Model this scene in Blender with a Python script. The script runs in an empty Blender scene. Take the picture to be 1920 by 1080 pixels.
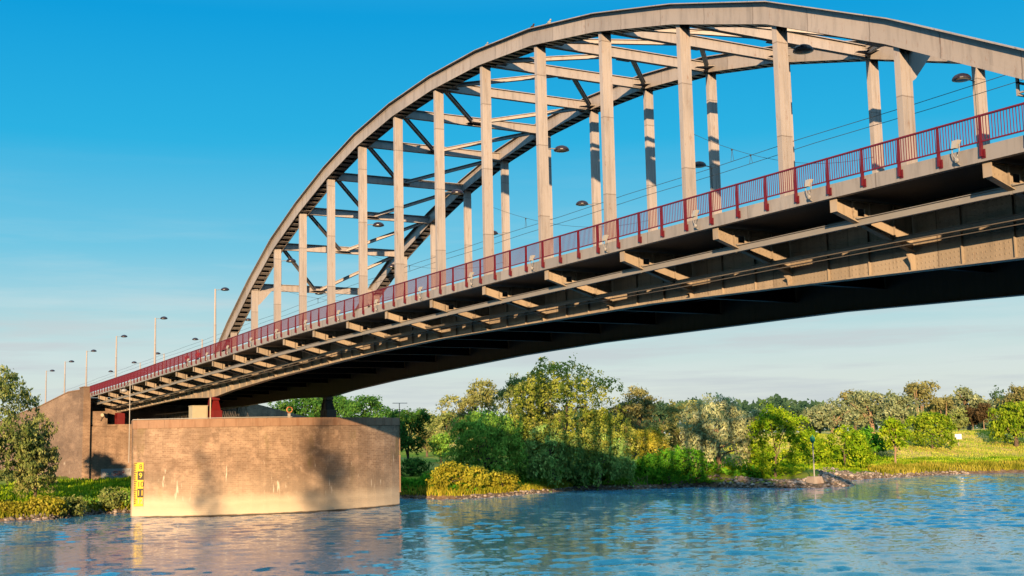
import bpy, math, random
import numpy as np
from mathutils import Vector, Matrix

PI = math.pi
sc = bpy.context.scene
COL = sc.collection
RNG = np.random.default_rng(7)
random.seed(7)

# ------------------------------------------------------------------ helpers
LOC = {}            # world location of every root


def empty(name, loc, label=None, cat=None, group=None):
    o = bpy.data.objects.new(name, None)
    o.empty_display_size = 0.5
    COL.objects.link(o)
    o.location = loc
    LOC[o] = Vector(loc)
    if label: o['label'] = label
    if cat: o['category'] = cat
    if group: o['group'] = group
    return o


def tag(o, label=None, cat=None, group=None, kind=None):
    if label: o['label'] = label
    if cat: o['category'] = cat
    if group: o['group'] = group
    if kind: o['kind'] = kind
    return o


class MB:
    """collects simple solids (world coordinates) and links them as one mesh"""
    def __init__(self):
        self.v = []; self.f = []

    def add(self, vs, fs):
        n = len(self.v)
        self.v.extend([tuple(map(float, p)) for p in vs])
        self.f.extend([tuple(i + n for i in f) for f in fs])
        return self

    def box(self, x0, x1, y0, y1, z0, z1):
        vs = [(x, y, z) for z in (z0, z1) for y in (y0, y1) for x in (x0, x1)]
        return self.add(vs, [(0, 2, 3, 1), (4, 5, 7, 6), (0, 1, 5, 4), (2, 6, 7, 3), (0, 4, 6, 2), (1, 3, 7, 5)])

    def hexa(self, a, b):
        """two quads (4 pts each, same winding) joined to a solid"""
        vs = list(a) + list(b)
        return self.add(vs, [(3, 2, 1, 0), (4, 5, 6, 7), (0, 1, 5, 4), (1, 2, 6, 5), (2, 3, 7, 6), (3, 0, 4, 7)])

    def beam(self, p, q, w, h, up=(0, 0, 1)):
        """rectangular bar from p to q, w across, h along up"""
        p = Vector(p); q = Vector(q); d = (q - p).normalized()
        u = Vector(up); s = d.cross(u)
        if s.length < 1e-5: s = d.cross(Vector((1, 0, 0)))
        s.normalize(); u = s.cross(d).normalized()
        c = [s * (i * w / 2) + u * (j * h / 2) for i, j in ((-1, -1), (1, -1), (1, 1), (-1, 1))]
        return self.hexa([p + k for k in c], [q + k for k in c])

    def ibeam(self, p, q, w, h, t=0.04, up=(0, 0, 1)):
        p = Vector(p); q = Vector(q); d = (q - p).normalized()
        u = Vector(up); s = d.cross(u).normalized(); u = s.cross(d).normalized()
        self.beam(p, q, t, h - 2 * t, up)
        o = u * (h / 2 - t / 2)
        self.beam(p + o, q + o, w, t, up); self.beam(p - o, q - o, w, t, up)
        return self

    def prism(self, poly, axis, a, b):
        """polygon in the plane normal to axis extruded from a to b"""
        def P(u, v, w):
            return (w, u, v) if axis == 0 else ((u, w, v) if axis == 1 else (u, v, w))
        n = len(poly)
        vs = [P(u, v, a) for u, v in poly] + [P(u, v, b) for u, v in poly]
        fs = [tuple(range(n)), tuple(range(2 * n - 1, n - 1, -1))]
        fs += [(i, (i + 1) % n, (i + 1) % n + n, i + n) for i in range(n)]
        return self.add(vs, fs)

    def tube(self, pts, rad, seg=8, cap=True):
        pts = [Vector(p) for p in pts]
        rads = rad if hasattr(rad, '__len__') else [rad] * len(pts)
        n0 = len(self.v); vs = []; fs = []
        for i, p in enumerate(pts):
            d = (pts[min(i + 1, len(pts) - 1)] - pts[max(i - 1, 0)]).normalized()
            a = Vector((0, 0, 1)) if abs(d.z) < .9 else Vector((1, 0, 0))
            s = d.cross(a).normalized(); t = s.cross(d)
            for k in range(seg):
                g = 2 * PI * k / seg
                vs.append(p + (s * math.cos(g) + t * math.sin(g)) * rads[i])
        for i in range(len(pts) - 1):
            for k in range(seg):
                a = i * seg + k; b = i * seg + (k + 1) % seg
                fs.append((a, b, b + seg, a + seg))
        if cap:
            fs.append(tuple(range(seg - 1, -1, -1)))
            fs.append(tuple(range((len(pts) - 1) * seg, len(pts) * seg)))
        return self.add(vs, fs)

    def lathe(self, c, prof, seg=16, sx=1.0, sy=1.0):
        """(r, z) profile turned about a vertical axis through c"""
        vs = []; fs = []
        for r, z in prof:
            for k in range(seg):
                g = 2 * PI * k / seg
                vs.append((c[0] + r * sx * math.cos(g), c[1] + r * sy * math.sin(g), c[2] + z))
        for i in range(len(prof) - 1):
            for k in range(seg):
                a = i * seg + k; b = i * seg + (k + 1) % seg
                fs.append((a, b, b + seg, a + seg))
        fs.append(tuple(range(seg - 1, -1, -1)))
        fs.append(tuple(range((len(prof) - 1) * seg, len(prof) * seg)))
        return self.add(vs, fs)

    def ball(self, c, r, seg=10, rings=6):
        rx, ry, rz = r if hasattr(r, '__len__') else (r, r, r)
        prof = [(max(.02, math.sin(PI * i / rings)), -math.cos(PI * i / rings)) for i in range(rings + 1)]
        vs = []; fs = []
        for a, z in prof:
            for k in range(seg):
                g = 2 * PI * k / seg
                vs.append((c[0] + rx * a * math.cos(g), c[1] + ry * a * math.sin(g), c[2] + rz * z))
        for i in range(rings):
            for k in range(seg):
                p = i * seg + k; q = i * seg + (k + 1) % seg
                fs.append((p, q, q + seg, p + seg))
        fs.append(tuple(range(seg - 1, -1, -1))); fs.append(tuple(range(rings * seg, (rings + 1) * seg)))
        return self.add(vs, fs)

    def obj(self, name, mat, parent=None, smooth=False):
        me = bpy.data.meshes.new(name)
        off = rootloc(parent)
        me.from_pydata([(v[0] - off[0], v[1] - off[1], v[2] - off[2]) for v in self.v], [], self.f)
        me.materials.append(mat)
        if smooth:
            me.polygons.foreach_set('use_smooth', [True] * len(me.polygons))
        me.validate(); me.update()
        fix_normals(me)
        o = bpy.data.objects.new(name, me)
        COL.objects.link(o)
        if parent: o.parent = parent
        return o


def fix_normals(me):
    import bmesh
    bm = bmesh.new(); bm.from_mesh(me)
    bmesh.ops.recalc_face_normals(bm, faces=bm.faces)
    bm.to_mesh(me); bm.free()


def rootloc(o):
    while o is not None and o.parent is not None:
        o = o.parent
    return LOC.get(o, Vector((0, 0, 0))) if o is not None else Vector((0, 0, 0))


def copy_tree(o, loc=None, parent=None, rz=None):
    c = o.copy(); COL.objects.link(c)
    if parent is not None: c.parent = parent
    if loc is not None:
        c.location = loc; LOC[c] = Vector(loc)
    if rz is not None: c.rotation_euler = (0, 0, rz)
    for ch in list(o.children):
        copy_tree(ch, None, c)
    return c


# ------------------------------------------------------------------ materials
def mat(name):
    m = bpy.data.materials.new(name); m.use_nodes = True
    nt = m.node_tree
    return m, nt, nt.nodes['Principled BSDF']


def N(nt, typ, **kw):
    n = nt.nodes.new(typ)
    for k, v in kw.items():
        if k in n.inputs: n.inputs[k].default_value = v
        else: setattr(n, k, v)
    return n


def ramp(nt, stops, fac=None, interp='LINEAR'):
    r = nt.nodes.new('ShaderNodeValToRGB'); r.color_ramp.interpolation = interp
    e = r.color_ramp.elements
    while len(e) < len(stops): e.new(0.5)
    for k, (p, c) in enumerate(stops):
        e[k].position = p
        e[k].color = (c, c, c, 1) if not hasattr(c, '__len__') else (*c, 1)
    if fac is not None: nt.links.new(fac, r.inputs[0])
    return r


def noise(nt, vec, scale, detail=4, rough=.55, out='Fac'):
    n = N(nt, 'ShaderNodeTexNoise', Scale=scale, Detail=detail, Roughness=rough)
    if vec is not None: nt.links.new(vec, n.inputs['Vector'])
    return n.outputs[out]


def mapping(nt, vec, scale=(1, 1, 1), rot=(0, 0, 0)):
    m = nt.nodes.new('ShaderNodeMapping')
    m.inputs['Scale'].default_value = scale; m.inputs['Rotation'].default_value = rot
    nt.links.new(vec, m.inputs['Vector'])
    return m.outputs[0]


def mixc(nt, fac, a, b, mode='MIX'):
    m = nt.nodes.new('ShaderNodeMix'); m.data_type = 'RGBA'; m.blend_type = mode
    for sock, v in ((0, fac), (6, a), (7, b)):
        if hasattr(v, 'is_linked') or isinstance(v, bpy.types.NodeSocket): nt.links.new(v, m.inputs[sock])
        elif sock == 0: m.inputs[0].default_value = v
        else: m.inputs[sock].default_value = (*v, 1)
    return m.outputs[2]


def mathn(nt, op, a, b=None, clamp=False):
    m = nt.nodes.new('ShaderNodeMath'); m.operation = op; m.use_clamp = clamp
    for i, v in enumerate((a, b)):
        if v is None: continue
        if isinstance(v, bpy.types.NodeSocket): nt.links.new(v, m.inputs[i])
        else: m.inputs[i].default_value = v
    return m.outputs[0]


def pos(nt):
    return nt.nodes.new('ShaderNodeNewGeometry').outputs['Position']


def sepz(nt, vec):
    s = nt.nodes.new('ShaderNodeSeparateXYZ'); nt.links.new(vec, s.inputs[0]); return s.outputs


def bump(nt, bsdf, h, strength, dist):
    b = nt.nodes.new('ShaderNodeBump'); b.inputs['Strength'].default_value = strength
    b.inputs['Distance'].default_value = dist
    nt.links.new(h, b.inputs['Height']); nt.links.new(b.outputs[0], bsdf.inputs['Normal'])


def paint_mat(name, base, dirt=.35, rough=.5, rust=.0, rivets=False, seam=None):
    m, nt, b = mat(name)
    p = pos(nt)
    n1 = noise(nt, p, .35, 5, .6)
    streak = noise(nt, mapping(nt, p, (1.6, 1.6, .22)), 1.7, 5, .65)
    d = ramp(nt, [(.35, 0), (.75, 1)], n1).outputs[0]
    dark = tuple(c * (1 - dirt) for c in base); lite = tuple(min(1, c * 1.06) for c in base)
    c = mixc(nt, d, lite, base)
    s = ramp(nt, [(.48, 0), (.72, 1)], streak).outputs[0]
    c = mixc(nt, mathn(nt, 'MULTIPLY', s, .75), c, dark)
    if rust:
        r = noise(nt, mapping(nt, p, (2.2, 2.2, .5)), 2.1, 6, .7)
        rr = ramp(nt, [(.60, 0), (.70, 1)], r).outputs[0]
        c = mixc(nt, mathn(nt, 'MULTIPLY', rr, rust), c, (.20, .085, .035))
    if seam:                                              # plates of slightly different age with a dark joint between
        ax, step = seam
        q = mathn(nt, 'DIVIDE', mathn(nt, 'ADD', sepz(nt, p)[ax], 1.3), step)
        wn = nt.nodes.new('ShaderNodeTexWhiteNoise'); wn.noise_dimensions = '1D'
        nt.links.new(mathn(nt, 'FLOOR', q), wn.inputs['W'])
        hs = N(nt, 'ShaderNodeHueSaturation'); nt.links.new(c, hs.inputs['Color'])
        nt.links.new(ramp(nt, [(0, .86), (1, 1.08)], wn.outputs['Value']).outputs[0], hs.inputs['Value'])
        c = hs.outputs[0]
        fr = mathn(nt, 'FRACT', q)
        ln = ramp(nt, [(0, 1), (.035 / step * 1.2, 1), (.05 / step * 1.4, 0)], fr).outputs[0]
        c = mixc(nt, mathn(nt, 'MULTIPLY', ln, .55), c, (.07, .045, .03))
    nt.links.new(c, b.inputs['Base Color'])
    b.inputs['Roughness'].default_value = rough
    hb = noise(nt, p, 2.5, 3)
    if rivets:
        v = N(nt, 'ShaderNodeTexVoronoi', Scale=4.6, Randomness=.10)
        nt.links.new(mapping(nt, p, (1, 1, 1)), v.inputs['Vector'])
        rv = ramp(nt, [(.10, 1), (.24, 0)], v.outputs['Distance']).outputs[0]
        c = mixc(nt, mathn(nt, 'MULTIPLY', rv, .30), c, dark); nt.links.new(c, b.inputs['Base Color'])
        hb = mathn(nt, 'ADD', mathn(nt, 'MULTIPLY', hb, .35), mathn(nt, 'MULTIPLY', rv, .9))
        bump(nt, b, hb, .45, .03)
    else:
        bump(nt, b, hb, .12, .03)
    return m


def plain(name, base, rough=.5, metal=0.0, var=.12):
    m, nt, b = mat(name)
    n1 = noise(nt, pos(nt), 3.0, 4)
    c = mixc(nt, n1, tuple(x * (1 - var) for x in base), tuple(min(1, x * (1 + var)) for x in base))
    nt.links.new(c, b.inputs['Base Color'])
    b.inputs['Roughness'].default_value = rough; b.inputs['Metallic'].default_value = metal
    return m


M = {}
M['paint'] = paint_mat('bridge_paint', (.345, .31, .292), dirt=.36, rust=.7, rivets=True, seam=(0, 3.75))
M['paint2'] = paint_mat('hanger_paint', (.355, .318, .30), dirt=.34, rust=.6, seam=(2, 4.6))
M['girder'] = paint_mat('girder_paint', (.35, .285, .215), dirt=.4, rust=.55, rivets=True, seam=(0, 5.0))
M['under'] = paint_mat('underside_shade_paint', (.018, .015, .014), dirt=.5, rust=.5)  # grimy tone, blackened further to stand for the deep shade under the deck
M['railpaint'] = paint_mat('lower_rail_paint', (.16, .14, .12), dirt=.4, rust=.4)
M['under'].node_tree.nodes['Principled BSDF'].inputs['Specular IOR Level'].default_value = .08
M['shade_dark'] = paint_mat('shade_dark_paint', (.075, .056, .044), dirt=.5, rust=.4)  # darker copy of the girder paint, far-side shade put into the colour
M['concrete_edge'] = paint_mat('deck_edge', (.285, .265, .255), dirt=.4, rust=.35, seam=(0, 3.75))
M['red'] = plain('railing_red', (.10, .003, .010), .45, var=.35)
M['redbar'] = plain('baluster_red', (.125, .004, .018), .5, var=.3)
M['redbear'] = paint_mat('bearing_red', (.14, .006, .006), dirt=.4, rust=.2)
M['navy'] = plain('lamp_shell', (.022, .016, .028), .35)
M['glass'] = plain('lamp_diffuser', (.28, .27, .26), .3)
M['white'] = plain('white_paint', (.34, .325, .30), .5)
M['signwhite'] = plain('sign_white', (.80, .79, .77), .5)
M['steel'] = plain('galvanised_steel', (.27, .26, .25), .55, .1)
M['cream'] = plain('cabinet_cream', (.42, .37, .25), .6)
M['wire'] = plain('wire_black', (.03, .04, .05), .5)
M['yellow'] = plain('gauge_yellow', (.62, .42, .004), .5, var=.05)
M['black'] = plain('gauge_black', (.035, .02, .01), .6)
M['beacon_green'] = plain('beacon_green', (.01, .27, .13), .45)
M['asphalt'] = plain('asphalt', (.05, .05, .052), .9)


def brick_mat(name, base_a, base_b, along, pale_z=None, moss=True):
    m, nt, b = mat(name)
    p = pos(nt); s = sepz(nt, p)
    if not moss: p = mapping(nt, p, (.2, 1, 1))
    cv = nt.nodes.new('ShaderNodeCombineXYZ')
    u = mathn(nt, 'ADD', mathn(nt, 'MULTIPLY', s[0], along[0]), mathn(nt, 'MULTIPLY', s[1], along[1]))
    nt.links.new(u, cv.inputs[0]); nt.links.new(s[2], cv.inputs[1])
    br = N(nt, 'ShaderNodeTexBrick', Scale=1.0)
    br.inputs['Brick Width'].default_value = .58; br.inputs['Row Height'].default_value = .21
    br.inputs['Mortar Size'].default_value = .022; br.inputs['Mortar Smooth'].default_value = .3
    br.inputs['Color1'].default_value = (*base_a, 1); br.inputs['Color2'].default_value = (*base_b, 1)
    br.inputs['Mortar'].default_value = (.385, .285, .19, 1); br.inputs['Bias'].default_value = -.1
    nt.links.new(cv.outputs[0], br.inputs['Vector'])
    c = br.outputs['Color']
    # patches of replaced and sooty brick
    big = noise(nt, p, .16, 6, .65)
    c = mixc(nt, ramp(nt, [(.40, 0), (.64, .85)], big).outputs[0], c, tuple(x * .55 for x in base_a))
    med = noise(nt, mapping(nt, p, (1, 1, 1.3)), .55, 7, .72)
    c = mixc(nt, ramp(nt, [(.5, 0), (.72, .55)], med).outputs[0], c, tuple(min(1, x * 1.65) for x in base_b))
    fine = noise(nt, mapping(nt, p, (1, 1, 1.4)), 4.2, 3, .75)
    c = mixc(nt, ramp(nt, [(.60, 0), (.70, .55)], fine).outputs[0], c, (.06, .045, .035))
    # rain streaks running down from the coping
    st = noise(nt, mapping(nt, p, (1, 1, .07)), .85, 5, .6)
    c = mixc(nt, ramp(nt, [(.56, 0), (.74, .4)], st).outputs[0], c, (.07, .05, .038))
    if moss:
        mo = noise(nt, mapping(nt, p, (1, 1, .3)), .42, 5, .6)
        c = mixc(nt, ramp(nt, [(.60, 0), (.72, .6)], mo).outputs[0], c, (.12, .10, .025))
    # white lime bleeding: vertical drips in patches
    dr = noise(nt, mapping(nt, p, (1, 1, .14)), 3.2, 3, .6)
    pa = noise(nt, p, .33, 3, .5)
    w = mathn(nt, 'MULTIPLY', ramp(nt, [(.60, 0), (.66, 1)], dr).outputs[0], ramp(nt, [(.52, 0), (.60, 1)], mathn(nt, 'SUBTRACT', pa, ramp(nt, [(.45, 0), (.62, .25)], mathn(nt, 'DIVIDE', s[2], 12.0)).outputs[0])).outputs[0])
    c = mixc(nt, mathn(nt, 'MULTIPLY', w, .8), c, (.68, .60, .48))
    if pale_z:
        z = mathn(nt, 'ADD', s[2], mathn(nt, 'MULTIPLY', noise(nt, p, .5, 4), -.9))
        band = ramp(nt, [(0.0, 1), (.14, .8), (.22, .9), (.42, .30), (1, 0)], mathn(nt, 'DIVIDE', z, pale_z)).outputs[0]
        c = mixc(nt, band, c, (.60, .48, .34))
        line = ramp(nt, [(0.0, 1), (.028, .9), (.045, 0)], mathn(nt, 'DIVIDE', mathn(nt, 'ADD', s[2], mathn(nt, 'MULTIPLY', mathn(nt, 'SUBTRACT', med, .5), .25)), pale_z)).outputs[0]
        c = mixc(nt, line, c, (.06, .045, .03))
    nt.links.new(c, b.inputs['Base Color'])
    b.inputs['Roughness'].default_value = .9
    hh = mathn(nt, 'ADD', mathn(nt, 'MULTIPLY', br.outputs['Fac'], -1.0), mathn(nt, 'MULTIPLY', fine, .8))
    bump(nt, b, hh, .5 if moss else .12, .03)
    return m


M['pier'] = brick_mat('pier_brick', (.255, .162, .106), (.365, .252, .172), (.35, 1.0), pale_z=5.0)
M['abut'] = brick_mat('abutment_brick', (.25, .155, .10), (.35, .235, .155), (1.0, 1.0), moss=False)
M['coping'] = None


def concrete(name, base, rust=.3):
    m, nt, b = mat(name)
    p = pos(nt)
    n1 = noise(nt, p, .9, 6, .65)
    c = mixc(nt, n1, tuple(x * .7 for x in base), tuple(x * 1.25 for x in base))
    st = noise(nt, mapping(nt, p, (1, 1, .15)), 1.3, 5)
    c = mixc(nt, ramp(nt, [(.5, 0), (.7, .6)], st).outputs[0], c, (.17, .075, .035))
    nt.links.new(c, b.inputs['Base Color']); b.inputs['Roughness'].default_value = .85
    bump(nt, b, noise(nt, p, 6, 4), .3, .02)
    return m


M['coping'] = concrete('coping_concrete', (.29, .175, .11))
M['block'] = concrete('beacon_block', (.32, .26, .21))


def leaf_mat(name, stops, trans=.4):
    m, nt, b = mat(name)
    a = nt.nodes.new('ShaderNodeAttribute'); a.attribute_name = 'var'
    c = ramp(nt, stops, a.outputs['Fac']).outputs[0]
    n1 = noise(nt, pos(nt), .22, 3)
    hs = N(nt, 'ShaderNodeHueSaturation')
    nt.links.new(c, hs.inputs['Color'])
    nt.links.new(ramp(nt, [(.3, .80), (.7, 1.2)], n1).outputs[0], hs.inputs['Value'])
    nt.nodes.remove(b)
    d = nt.nodes.new('ShaderNodeBsdfDiffuse'); t = nt.nodes.new('ShaderNodeBsdfTranslucent')
    mx = nt.nodes.new('ShaderNodeMixShader'); mx.inputs[0].default_value = trans
    nt.links.new(hs.outputs[0], d.inputs[0]); nt.links.new(hs.outputs[0], t.inputs[0])
    nt.links.new(d.outputs[0], mx.inputs[1]); nt.links.new(t.outputs[0], mx.inputs[2])
    nt.links.new(mx.outputs[0], nt.nodes['Material Output'].inputs[0])
    return m


LEAF = {
    'olive':   [(0, (.09, .105, .028)), (.5, (.165, .175, .055)), (1, (.265, .26, .095))],
    'olive2':  [(0, (.06, .095, .02)), (.5, (.13, .16, .045)), (1, (.235, .25, .085))],
    'willow':  [(0, (.06, .155, .02)), (.5, (.13, .25, .034)), (1, (.21, .30, .05))],
    'willow2': [(0, (.08, .115, .012)), (.5, (.165, .195, .028)), (1, (.27, .275, .06))],
    'teal':    [(0, (.095, .20, .048)), (.5, (.19, .30, .072)), (1, (.28, .36, .10))],
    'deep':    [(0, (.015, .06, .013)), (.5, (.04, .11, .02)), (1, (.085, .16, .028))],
    'deepfar': [(0, (.02, .045, .025)), (.5, (.035, .07, .035)), (1, (.06, .095, .045))],
    'lime':    [(0, (.045, .11, .004)), (.5, (.125, .21, .008)), (1, (.26, .31, .018))],
    'lime2':   [(0, (.045, .10, .006)), (.5, (.115, .18, .010)), (1, (.23, .275, .022))],
    'gold':    [(0, (.11, .12, .010)), (.5, (.22, .205, .018)), (1, (.36, .31, .04))],
    'gold2':   [(0, (.10, .115, .010)), (.5, (.19, .18, .018)), (1, (.30, .26, .04))],
    'silver2': [(0, (.13, .165, .07)), (.5, (.24, .265, .125)), (1, (.36, .36, .19))],
    'straw':   [(0, (.12, .19, .018)), (.5, (.22, .265, .032)), (1, (.33, .32, .055))],
    'green':   [(0, (.02, .10, .008)), (.5, (.06, .185, .012)), (1, (.13, .26, .018))],
    'brown':   [(0, (.08, .088, .028)), (.5, (.14, .138, .048)), (1, (.205, .19, .078))],
    'copper':  [(0, (.03, .022, .01)), (.5, (.06, .042, .02)), (1, (.10, .07, .032))],
    'silver':  [(0, (.075, .10, .04)), (.5, (.15, .18, .085)), (1, (.27, .29, .15))],
}
ML = {k: leaf_mat('foliage_' + k, [(p_, tuple(x * 2.0 for x in c_)) for p_, c_ in v]) for k, v in LEAF.items()}
M['bark'] = plain('bark', (.12, .085, .055), .9, var=.4)
M['barkpale'] = plain('pale_bark', (.30, .20, .12), .9, var=.3)

# ------------------------------------------------------------------ light, sky, camera
SUN_A, SUN_E = math.radians(53.0), math.radians(9.2)      # azimuth measured from -Y towards +X
sdir = Vector((math.sin(SUN_A) * math.cos(SUN_E), -math.cos(SUN_A) * math.cos(SUN_E), math.sin(SUN_E)))
sl = bpy.data.lights.new('sun', 'SUN'); sl.energy = 5.0; sl.angle = math.radians(.5); sl.color = (1, .675, .375)
so = bpy.data.objects.new('sun', sl); COL.objects.link(so)
so.location = (200, -150, 120)
so.rotation_euler = (-sdir).to_track_quat('-Z', 'Y').to_euler()

w = bpy.data.worlds.new('World'); sc.world = w; w.use_nodes = True
nt = w.node_tree; bg = nt.nodes['Background']; bg.inputs['Strength'].default_value = .12
sky = nt.nodes.new('ShaderNodeTexSky'); sky.sky_type = 'NISHITA'; sky.sun_disc = False
sky.sun_elevation = SUN_E; sky.sun_rotation = math.radians(180) - SUN_A
sky.air_density = 1.0; sky.dust_density = 1.0; sky.ozone_density = 2.0
tc = nt.nodes.new('ShaderNodeTexCoord').outputs['Generated']
sz = sepz(nt, tc)
K = 1 / .12 / 1.905


def kc(r, g, b): return (r * K, g * K, b * K)


er = ramp(nt, [(0, (.76, .77, .70)), (.05, (.66, .755, .72)), (.10, (.44, .69, .74)), (.155, (.17, .57, .77)),
               (.24, (.022, .44, .76)), (.335, (.002, .34, .715)), (.45, (.05, .40, .76)), (.65, (.40, .68, .92)), (1, (.58, .82, 1.0))], sz[2])
sc_k = nt.nodes.new('ShaderNodeVectorMath'); sc_k.operation = 'SCALE'; sc_k.inputs['Scale'].default_value = K
# thin cloud streaks low in the sky
cn = noise(nt, mapping(nt, tc, (2.2, 2.2, 26)), 1.6, 6, .6)
cn2 = noise(nt, mapping(nt, tc, (4, 4, 60)), 1.3, 6, .6)
cm = mathn(nt, 'MULTIPLY', ramp(nt, [(.46, 0), (.66, 1)], cn).outputs[0], ramp(nt, [(0, .5), (.10, .36), (.18, .06), (.25, 0)], sz[2]).outputs[0])
cm2 = mathn(nt, 'MULTIPLY', ramp(nt, [(.47, 0), (.66, 1)], cn2).outputs[0], ramp(nt, [(0, 0), (.025, .8), (.085, .75), (.125, 0)], sz[2]).outputs[0])
skyc = mixc(nt, cm, er.outputs[0], (.70, .78, .78))
skyc = mixc(nt, cm2, skyc, (.57, .63, .655))
nt.links.new(skyc, sc_k.inputs[0])
nt.links.new(mixc(nt, .99, sky.outputs[0], sc_k.outputs[0]), bg.inputs['Color'])

cam = bpy.data.cameras.new('camera'); cam.sensor_width = 36; cam.lens = 2300.92 / 1920 * 36
cam.clip_start = .1; cam.clip_end = 8000
co = bpy.data.objects.new('camera', cam); COL.objects.link(co)
yaw, pit, rol = -1.0580553619911435, .12384640478972778, -.021505472495578576
f = Vector((math.sin(yaw) * math.cos(pit), math.cos(yaw) * math.cos(pit), math.sin(pit)))
r = Vector((math.cos(yaw), -math.sin(yaw), 0)); u = r.cross(f)
cr, sr = math.cos(rol), math.sin(rol)
R0, R1 = cr * r + sr * u, -sr * r + cr * u
CAM = Vector((133.436, -39.565, 7.62))
co.matrix_world = Matrix(((R0.x, R1.x, -f.x, CAM.x), (R0.y, R1.y, -f.y, CAM.y), (R0.z, R1.z, -f.z, CAM.z), (0, 0, 0, 1)))
sc.camera = co
sc.view_settings.view_transform = 'Standard'; sc.view_settings.look = 'None'
sc.view_settings.exposure = .93; sc.view_settings.gamma = 1
sc.cycles.max_bounces = 5; sc.cycles.diffuse_bounces = 0; sc.cycles.glossy_bounces = 3
sc.cycles.transmission_bounces = 2; sc.cycles.transparent_max_bounces = 4
sc.cycles.use_denoising = True
sc.cycles.caustics_reflective = False

# ------------------------------------------------------------------ terrain and river
SHY = np.array([-1500, -400, -120, -60, -22, -17, -11, -7, 0, 15, 31, 35, 44, 51, 63, 67, 78, 80, 83, 91, 96, 104, 115, 135, 149, 200, 400, 900, 3000])
SHX = np.array([60, 10, -5, -8, -13.6, -12, -20, -19, -24, -27, -24, -15, -18, -22, -26, -20, -19, -10, -2, -.4, -4, -17.7, -18, -22.7, -16, -10, 10, 60, 200])


def sstep(a, b, x):
    t = np.clip((x - a) / (b - a), 0, 1); return t * t * (3 - 2 * t)


def terrain(x, y):
    x = np.asarray(x, float); y = np.asarray(y, float)
    uu = np.interp(y, SHY, SHX) - x
    z = np.interp(uu, [-60, -12, 0, 1.2, 3.5, 8, 16, 40, 150, 500, 3000], [-4, -3, -.06, .55, 1.15, 1.9, 2.5, 3.1, 3.9, 5, 7])
    z = z + sstep(112, 150, y) * sstep(8, 42, uu) * 4.2
    # stone groyne under the beacon stays low
    g = np.exp(-((y - 87) / 9) ** 2) * sstep(-1, 3, uu) * (1 - sstep(14, 26, uu))
    z = z * (1 - .35 * g)
    wob = .18 * np.sin(x * .31 + 1.3 * np.sin(y * .17)) + .14 * np.sin(y * .43 + x * .11) + .08 * np.sin(x * 1.1) * np.sin(y * .9)
    z = z + wob * sstep(1, 8, uu)
    near = sstep(0, 1, (x - 129.6) / .8)
    return z * (1 - near) + 6.0 * near


def t1(x, y): return float(terrain(x, y))


xs = np.unique(np.concatenate([np.linspace(-3200, -400, 15), np.linspace(-400, -120, 29), np.linspace(-120, -45, 50), np.linspace(-45, 4, 99), np.linspace(4, 129, 26), [129.6, 130.0, 130.4, 131], np.linspace(140, 400, 8)]))
ys = np.unique(np.concatenate([np.linspace(-1200, -120, 12), np.linspace(-120, -30, 46), np.linspace(-30, 165, 390), np.linspace(165, 400, 80), np.linspace(400, 3200, 20)]))
X, Y = np.meshgrid(xs, ys, indexing='ij')
Z = terrain(X, Y)
nx, ny = len(xs), len(ys)
idx = np.arange(nx * ny).reshape(nx, ny)
faces = np.stack([idx[:-1, :-1], idx[1:, :-1], idx[1:, 1:], idx[:-1, 1:]], -1).reshape(-1, 4)


def np_mesh(name, verts, quads, material, attr=None, smooth=False):
    me = bpy.data.meshes.new(name)
    nv, nf = len(verts), len(quads)
    me.vertices.add(nv); me.vertices.foreach_set('co', np.asarray(verts, np.float32).ravel())
    k = quads.shape[1]
    me.loops.add(nf * k); me.loops.foreach_set('vertex_index', quads.astype(np.int32).ravel())
    me.polygons.add(nf); me.polygons.foreach_set('loop_start', np.arange(0, nf * k, k, dtype=np.int32))
    try: me.polygons.foreach_set('loop_total', np.full(nf, k, dtype=np.int32))
    except Exception: pass
    if smooth: me.polygons.foreach_set('use_smooth', np.ones(nf, bool))
    me.update(calc_edges=True)
    if attr is not None:
        at = me.attributes.new('var', 'FLOAT', 'FACE'); at.data.foreach_set('value', np.asarray(attr, np.float32))
    me.materials.append(material)
    return me


m, nt, b = mat('bank_ground')
p = pos(nt); s = sepz(nt, p)
n1 = noise(nt, p, .10, 6, .6); n2 = noise(nt, p, 1.4, 5, .65); n3 = noise(nt, mapping(nt, p, (1, 1, 1)), .03, 4)
grass = ramp(nt, [(.30, (.06, .16, .008)), (.48, (.14, .25, .014)), (.62, (.27, .29, .03)), (.8, (.40, .33, .09))], n1).outputs[0]
grass = mixc(nt, ramp(nt, [(.35, 0), (.7, .55)], n2).outputs[0], grass, (.09, .18, .012))
dry = ramp(nt, [(.45, 0), (.6, .7)], n3).outputs[0]
grass = mixc(nt, dry, grass, (.38, .33, .08))
soil = ramp(nt, [(.35, (.10, .065, .04)), (.6, (.22, .15, .10)), (.75, (.36, .28, .22))], n2).outputs[0]
hz = mathn(nt, 'ADD', s[2], mathn(nt, 'MULTIPLY', mathn(nt, 'SUBTRACT', noise(nt, p, .5, 5), .5), 1.6))
straw = mathn(nt, 'MULTIPLY', ramp(nt, [(.0, 0), (.12, 0), (.2, .9)], mathn(nt, 'DIVIDE', mathn(nt, 'SUBTRACT', mathn(nt, 'ADD', s[1], mathn(nt, 'MULTIPLY', n1, 30.0)), 120.0), 150.0)).outputs[0], ramp(nt, [(.28, 0), (.36, 1)], mathn(nt, 'DIVIDE', mathn(nt, 'ADD', s[2], mathn(nt, 'MULTIPLY', n2, .5)), 10.0)).outputs[0])
grass = mixc(nt, straw, grass, ramp(nt, [(.35, (.62, .47, .07)), (.6, (.70, .50, .16))], noise(nt, mapping(nt, p, (.1, .3, 1)), .5, 4)).outputs[0])
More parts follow.
